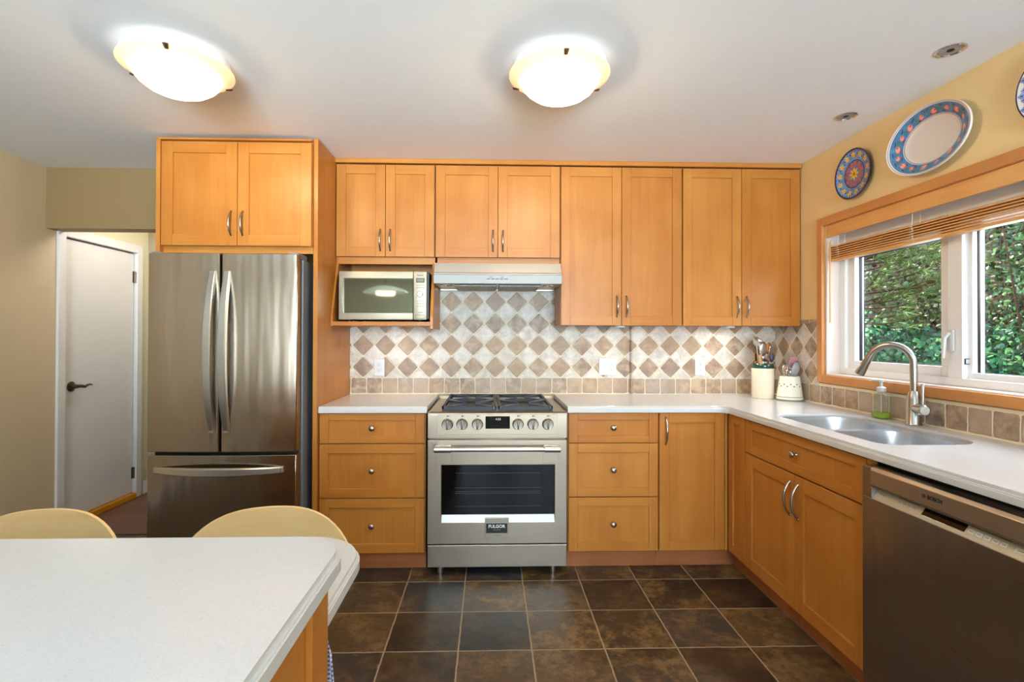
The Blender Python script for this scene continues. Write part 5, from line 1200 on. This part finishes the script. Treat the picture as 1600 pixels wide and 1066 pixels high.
def shrub(name, label, cat, boxes, n, size, mat, seed, aspect=0.75, up=0.4, stems=6):
    r = random.Random(seed); m = MB()
    for _ in range(n):
        bx = boxes[r.randrange(len(boxes))]
        # points concentrated in an ellipsoid shell facing the house
        while True:
            q = Vector((r.uniform(-1, 1), r.uniform(-1, 1), r.uniform(-1, 1)))
            if 0.35 < q.length < 1.0: break
        c = Vector((bx[0] + q.x * bx[3], bx[1] + q.y * bx[4], bx[2] + q.z * bx[5]))
        if c.z < 0.02: continue
        d = (Vector((-0.7, -0.5, up)) + Vector((r.gauss(0, .7), r.gauss(0, .7), r.gauss(0, .5)))).normalized()
        side = d.cross(Vector((r.gauss(0, 1), r.gauss(0, 1), r.gauss(0, 1)))).normalized(); ln = d.cross(side).normalized()
        s = size * r.uniform(0.6, 1.3); w = s * aspect / 2
        pts = [c - ln * s / 2, c - ln * s * .2 + side * w, c + ln * s * .2 + side * w * .9, c + ln * s / 2, c + ln * s * .2 - side * w * .9, c - ln * s * .2 - side * w]
        vs = [m.bm.verts.new(p) for p in pts]; 
        vs[1].co -= d * s * .12; vs[2].co -= d * s * .12
        m.bm.faces.new((vs[0], vs[1], vs[2], vs[3])); m.bm.faces.new((vs[0], vs[3], vs[4], vs[5]))
    b0 = boxes[0]; t = thing(name, label, cat, (b0[0], b0[1], 0))
    m_bm = m.bm
    w = wpos(t); bmesh.ops.translate(m_bm, verts=m_bm.verts[:], vec=-w); me = bpy.data.meshes.new('foliage'); m_bm.to_mesh(me); m_bm.free(); me.materials.append(M[mat])
    o = bpy.data.objects.new('foliage', me); COL.objects.link(o); o.parent = t
    m = MB()
    for k in range(stems):
        bx = boxes[k % len(boxes)]; x_, y_ = bx[0] + r.uniform(-.6, .6) * bx[3], bx[1] + r.uniform(-.6, .6) * bx[4]
        m.tube([(b0[0] + (x_ - b0[0]) * .3, b0[1] + (y_ - b0[1]) * .3, 0), (x_, y_, bx[2] * .6), (x_ + r.uniform(-.2, .2), y_ + r.uniform(-.2, .2), bx[2] + bx[5] * .6)], [0.018, 0.012, 0.004], 6)
    m.build('stem', 'bark', t)
    return t
shrub('broadleaf_shrub', 'dark green broad-leaved shrub filling the lower far window pane', 'shrub', [(4.3, 1.9, 0.75, 0.55, 0.9, 0.75), (4.4, 0.9, 0.7, 0.5, 0.8, 0.75), (4.5, 2.9, 0.9, 0.5, 0.8, 0.8)], 9500, 0.05, 'leaf_dark', 11, 0.85)
shrub('hedge', 'tall fine-leaved hedge behind the near window pane', 'hedge', [(4.5, 0.2, 1.55, 0.5, 0.75, 1.1), (4.5, -0.9, 1.5, 0.5, 0.8, 1.1), (4.5, -2.0, 1.4, 0.5, 0.8, 1.1)], 14000, 0.04, 'leaf_fine', 12, 0.6)
shrub('broadleaf_shrub', 'bright leafy shrub low outside the near window pane', 'shrub', [(4.0, -0.15, 0.65, 0.4, 0.6, 0.55), (3.9, -1.3, 0.6, 0.4, 0.7, 0.5)], 3800, 0.055, 'leaf_dark', 13, 0.8)
shrub('bank_shrub', 'dense shrub high on the garden bank behind the pine', 'shrub', [(5.3, 3.4, 1.6, 0.5, 1.3, 1.5), (5.3, 1.9, 1.7, 0.5, 1.3, 1.5), (5.3, 0.4, 1.7, 0.5, 1.3, 1.5), (5.3, -1.0, 1.6, 0.5, 1.3, 1.4)], 16000, 0.055, 'leaf_mid', 14, 0.7)
# pine
PX, PY = 3.95, 1.95
pt_ = thing('pine_tree', 'pine tree with long needles in the upper far window pane', 'tree', (PX, PY, 0))
m_ = MB(); m_.tube([(PX, PY, 0), (PX + .03, PY + .02, 1.2), (PX, PY, 2.9)], [0.07, 0.055, 0.03], 10)
rp = random.Random(5); tips = []
for k in range(40):
    z_ = rp.uniform(1.45, 2.5); a = rp.uniform(PI * 1.0, PI * 1.75); L = rp.uniform(0.4, 1.25)
    d = Vector((math.cos(a), math.sin(a), rp.uniform(-0.1, 0.35))); p0 = Vector((PX, PY, z_)); p1 = p0 + d * L
    m_.tube([p0, p0 + d * L * .5 + Vector((0, 0, -.03)), p1], [0.012, 0.008, 0.003], 5); tips.append((p0, p1))
m_.build('branches', 'bark', pt_)
m_ = MB()
for p0, p1 in tips:
    ax = (p1 - p0)
    for f in (0.45, 0.6, 0.72, 0.84, 0.92, 1.0):
        c0 = p0 + ax * f + Vector((rp.gauss(0, .05), rp.gauss(0, .05), rp.gauss(0, .04))); dirn = (ax.normalized() + Vector((rp.gauss(0, .35), rp.gauss(0, .35), rp.gauss(0.1, .3)))).normalized()
        for q in range(34):
            dn = (dirn + Vector((rp.gauss(0, .42), rp.gauss(0, .42), rp.gauss(0, .42)))).normalized(); L = rp.uniform(.08, .14)
            s_ = dn.cross(Vector((rp.gauss(0, 1), rp.gauss(0, 1), rp.gauss(0, 1)))).normalized() * 0.0030
            a_ = c0 + dirn * rp.uniform(-.05, .05); vs = [m_.bm.verts.new(p) for p in (a_ - s_, a_ + s_, a_ + dn * L)]; m_.bm.faces.new(vs)
w = wpos(pt_); bmesh.ops.translate(m_.bm, verts=m_.bm.verts[:], vec=-w); me = bpy.data.meshes.new('needles'); m_.bm.to_mesh(me); m_.bm.free(); me.materials.append(M['needle'])
o = bpy.data.objects.new('needles', me); COL.objects.link(o); o.parent = pt_
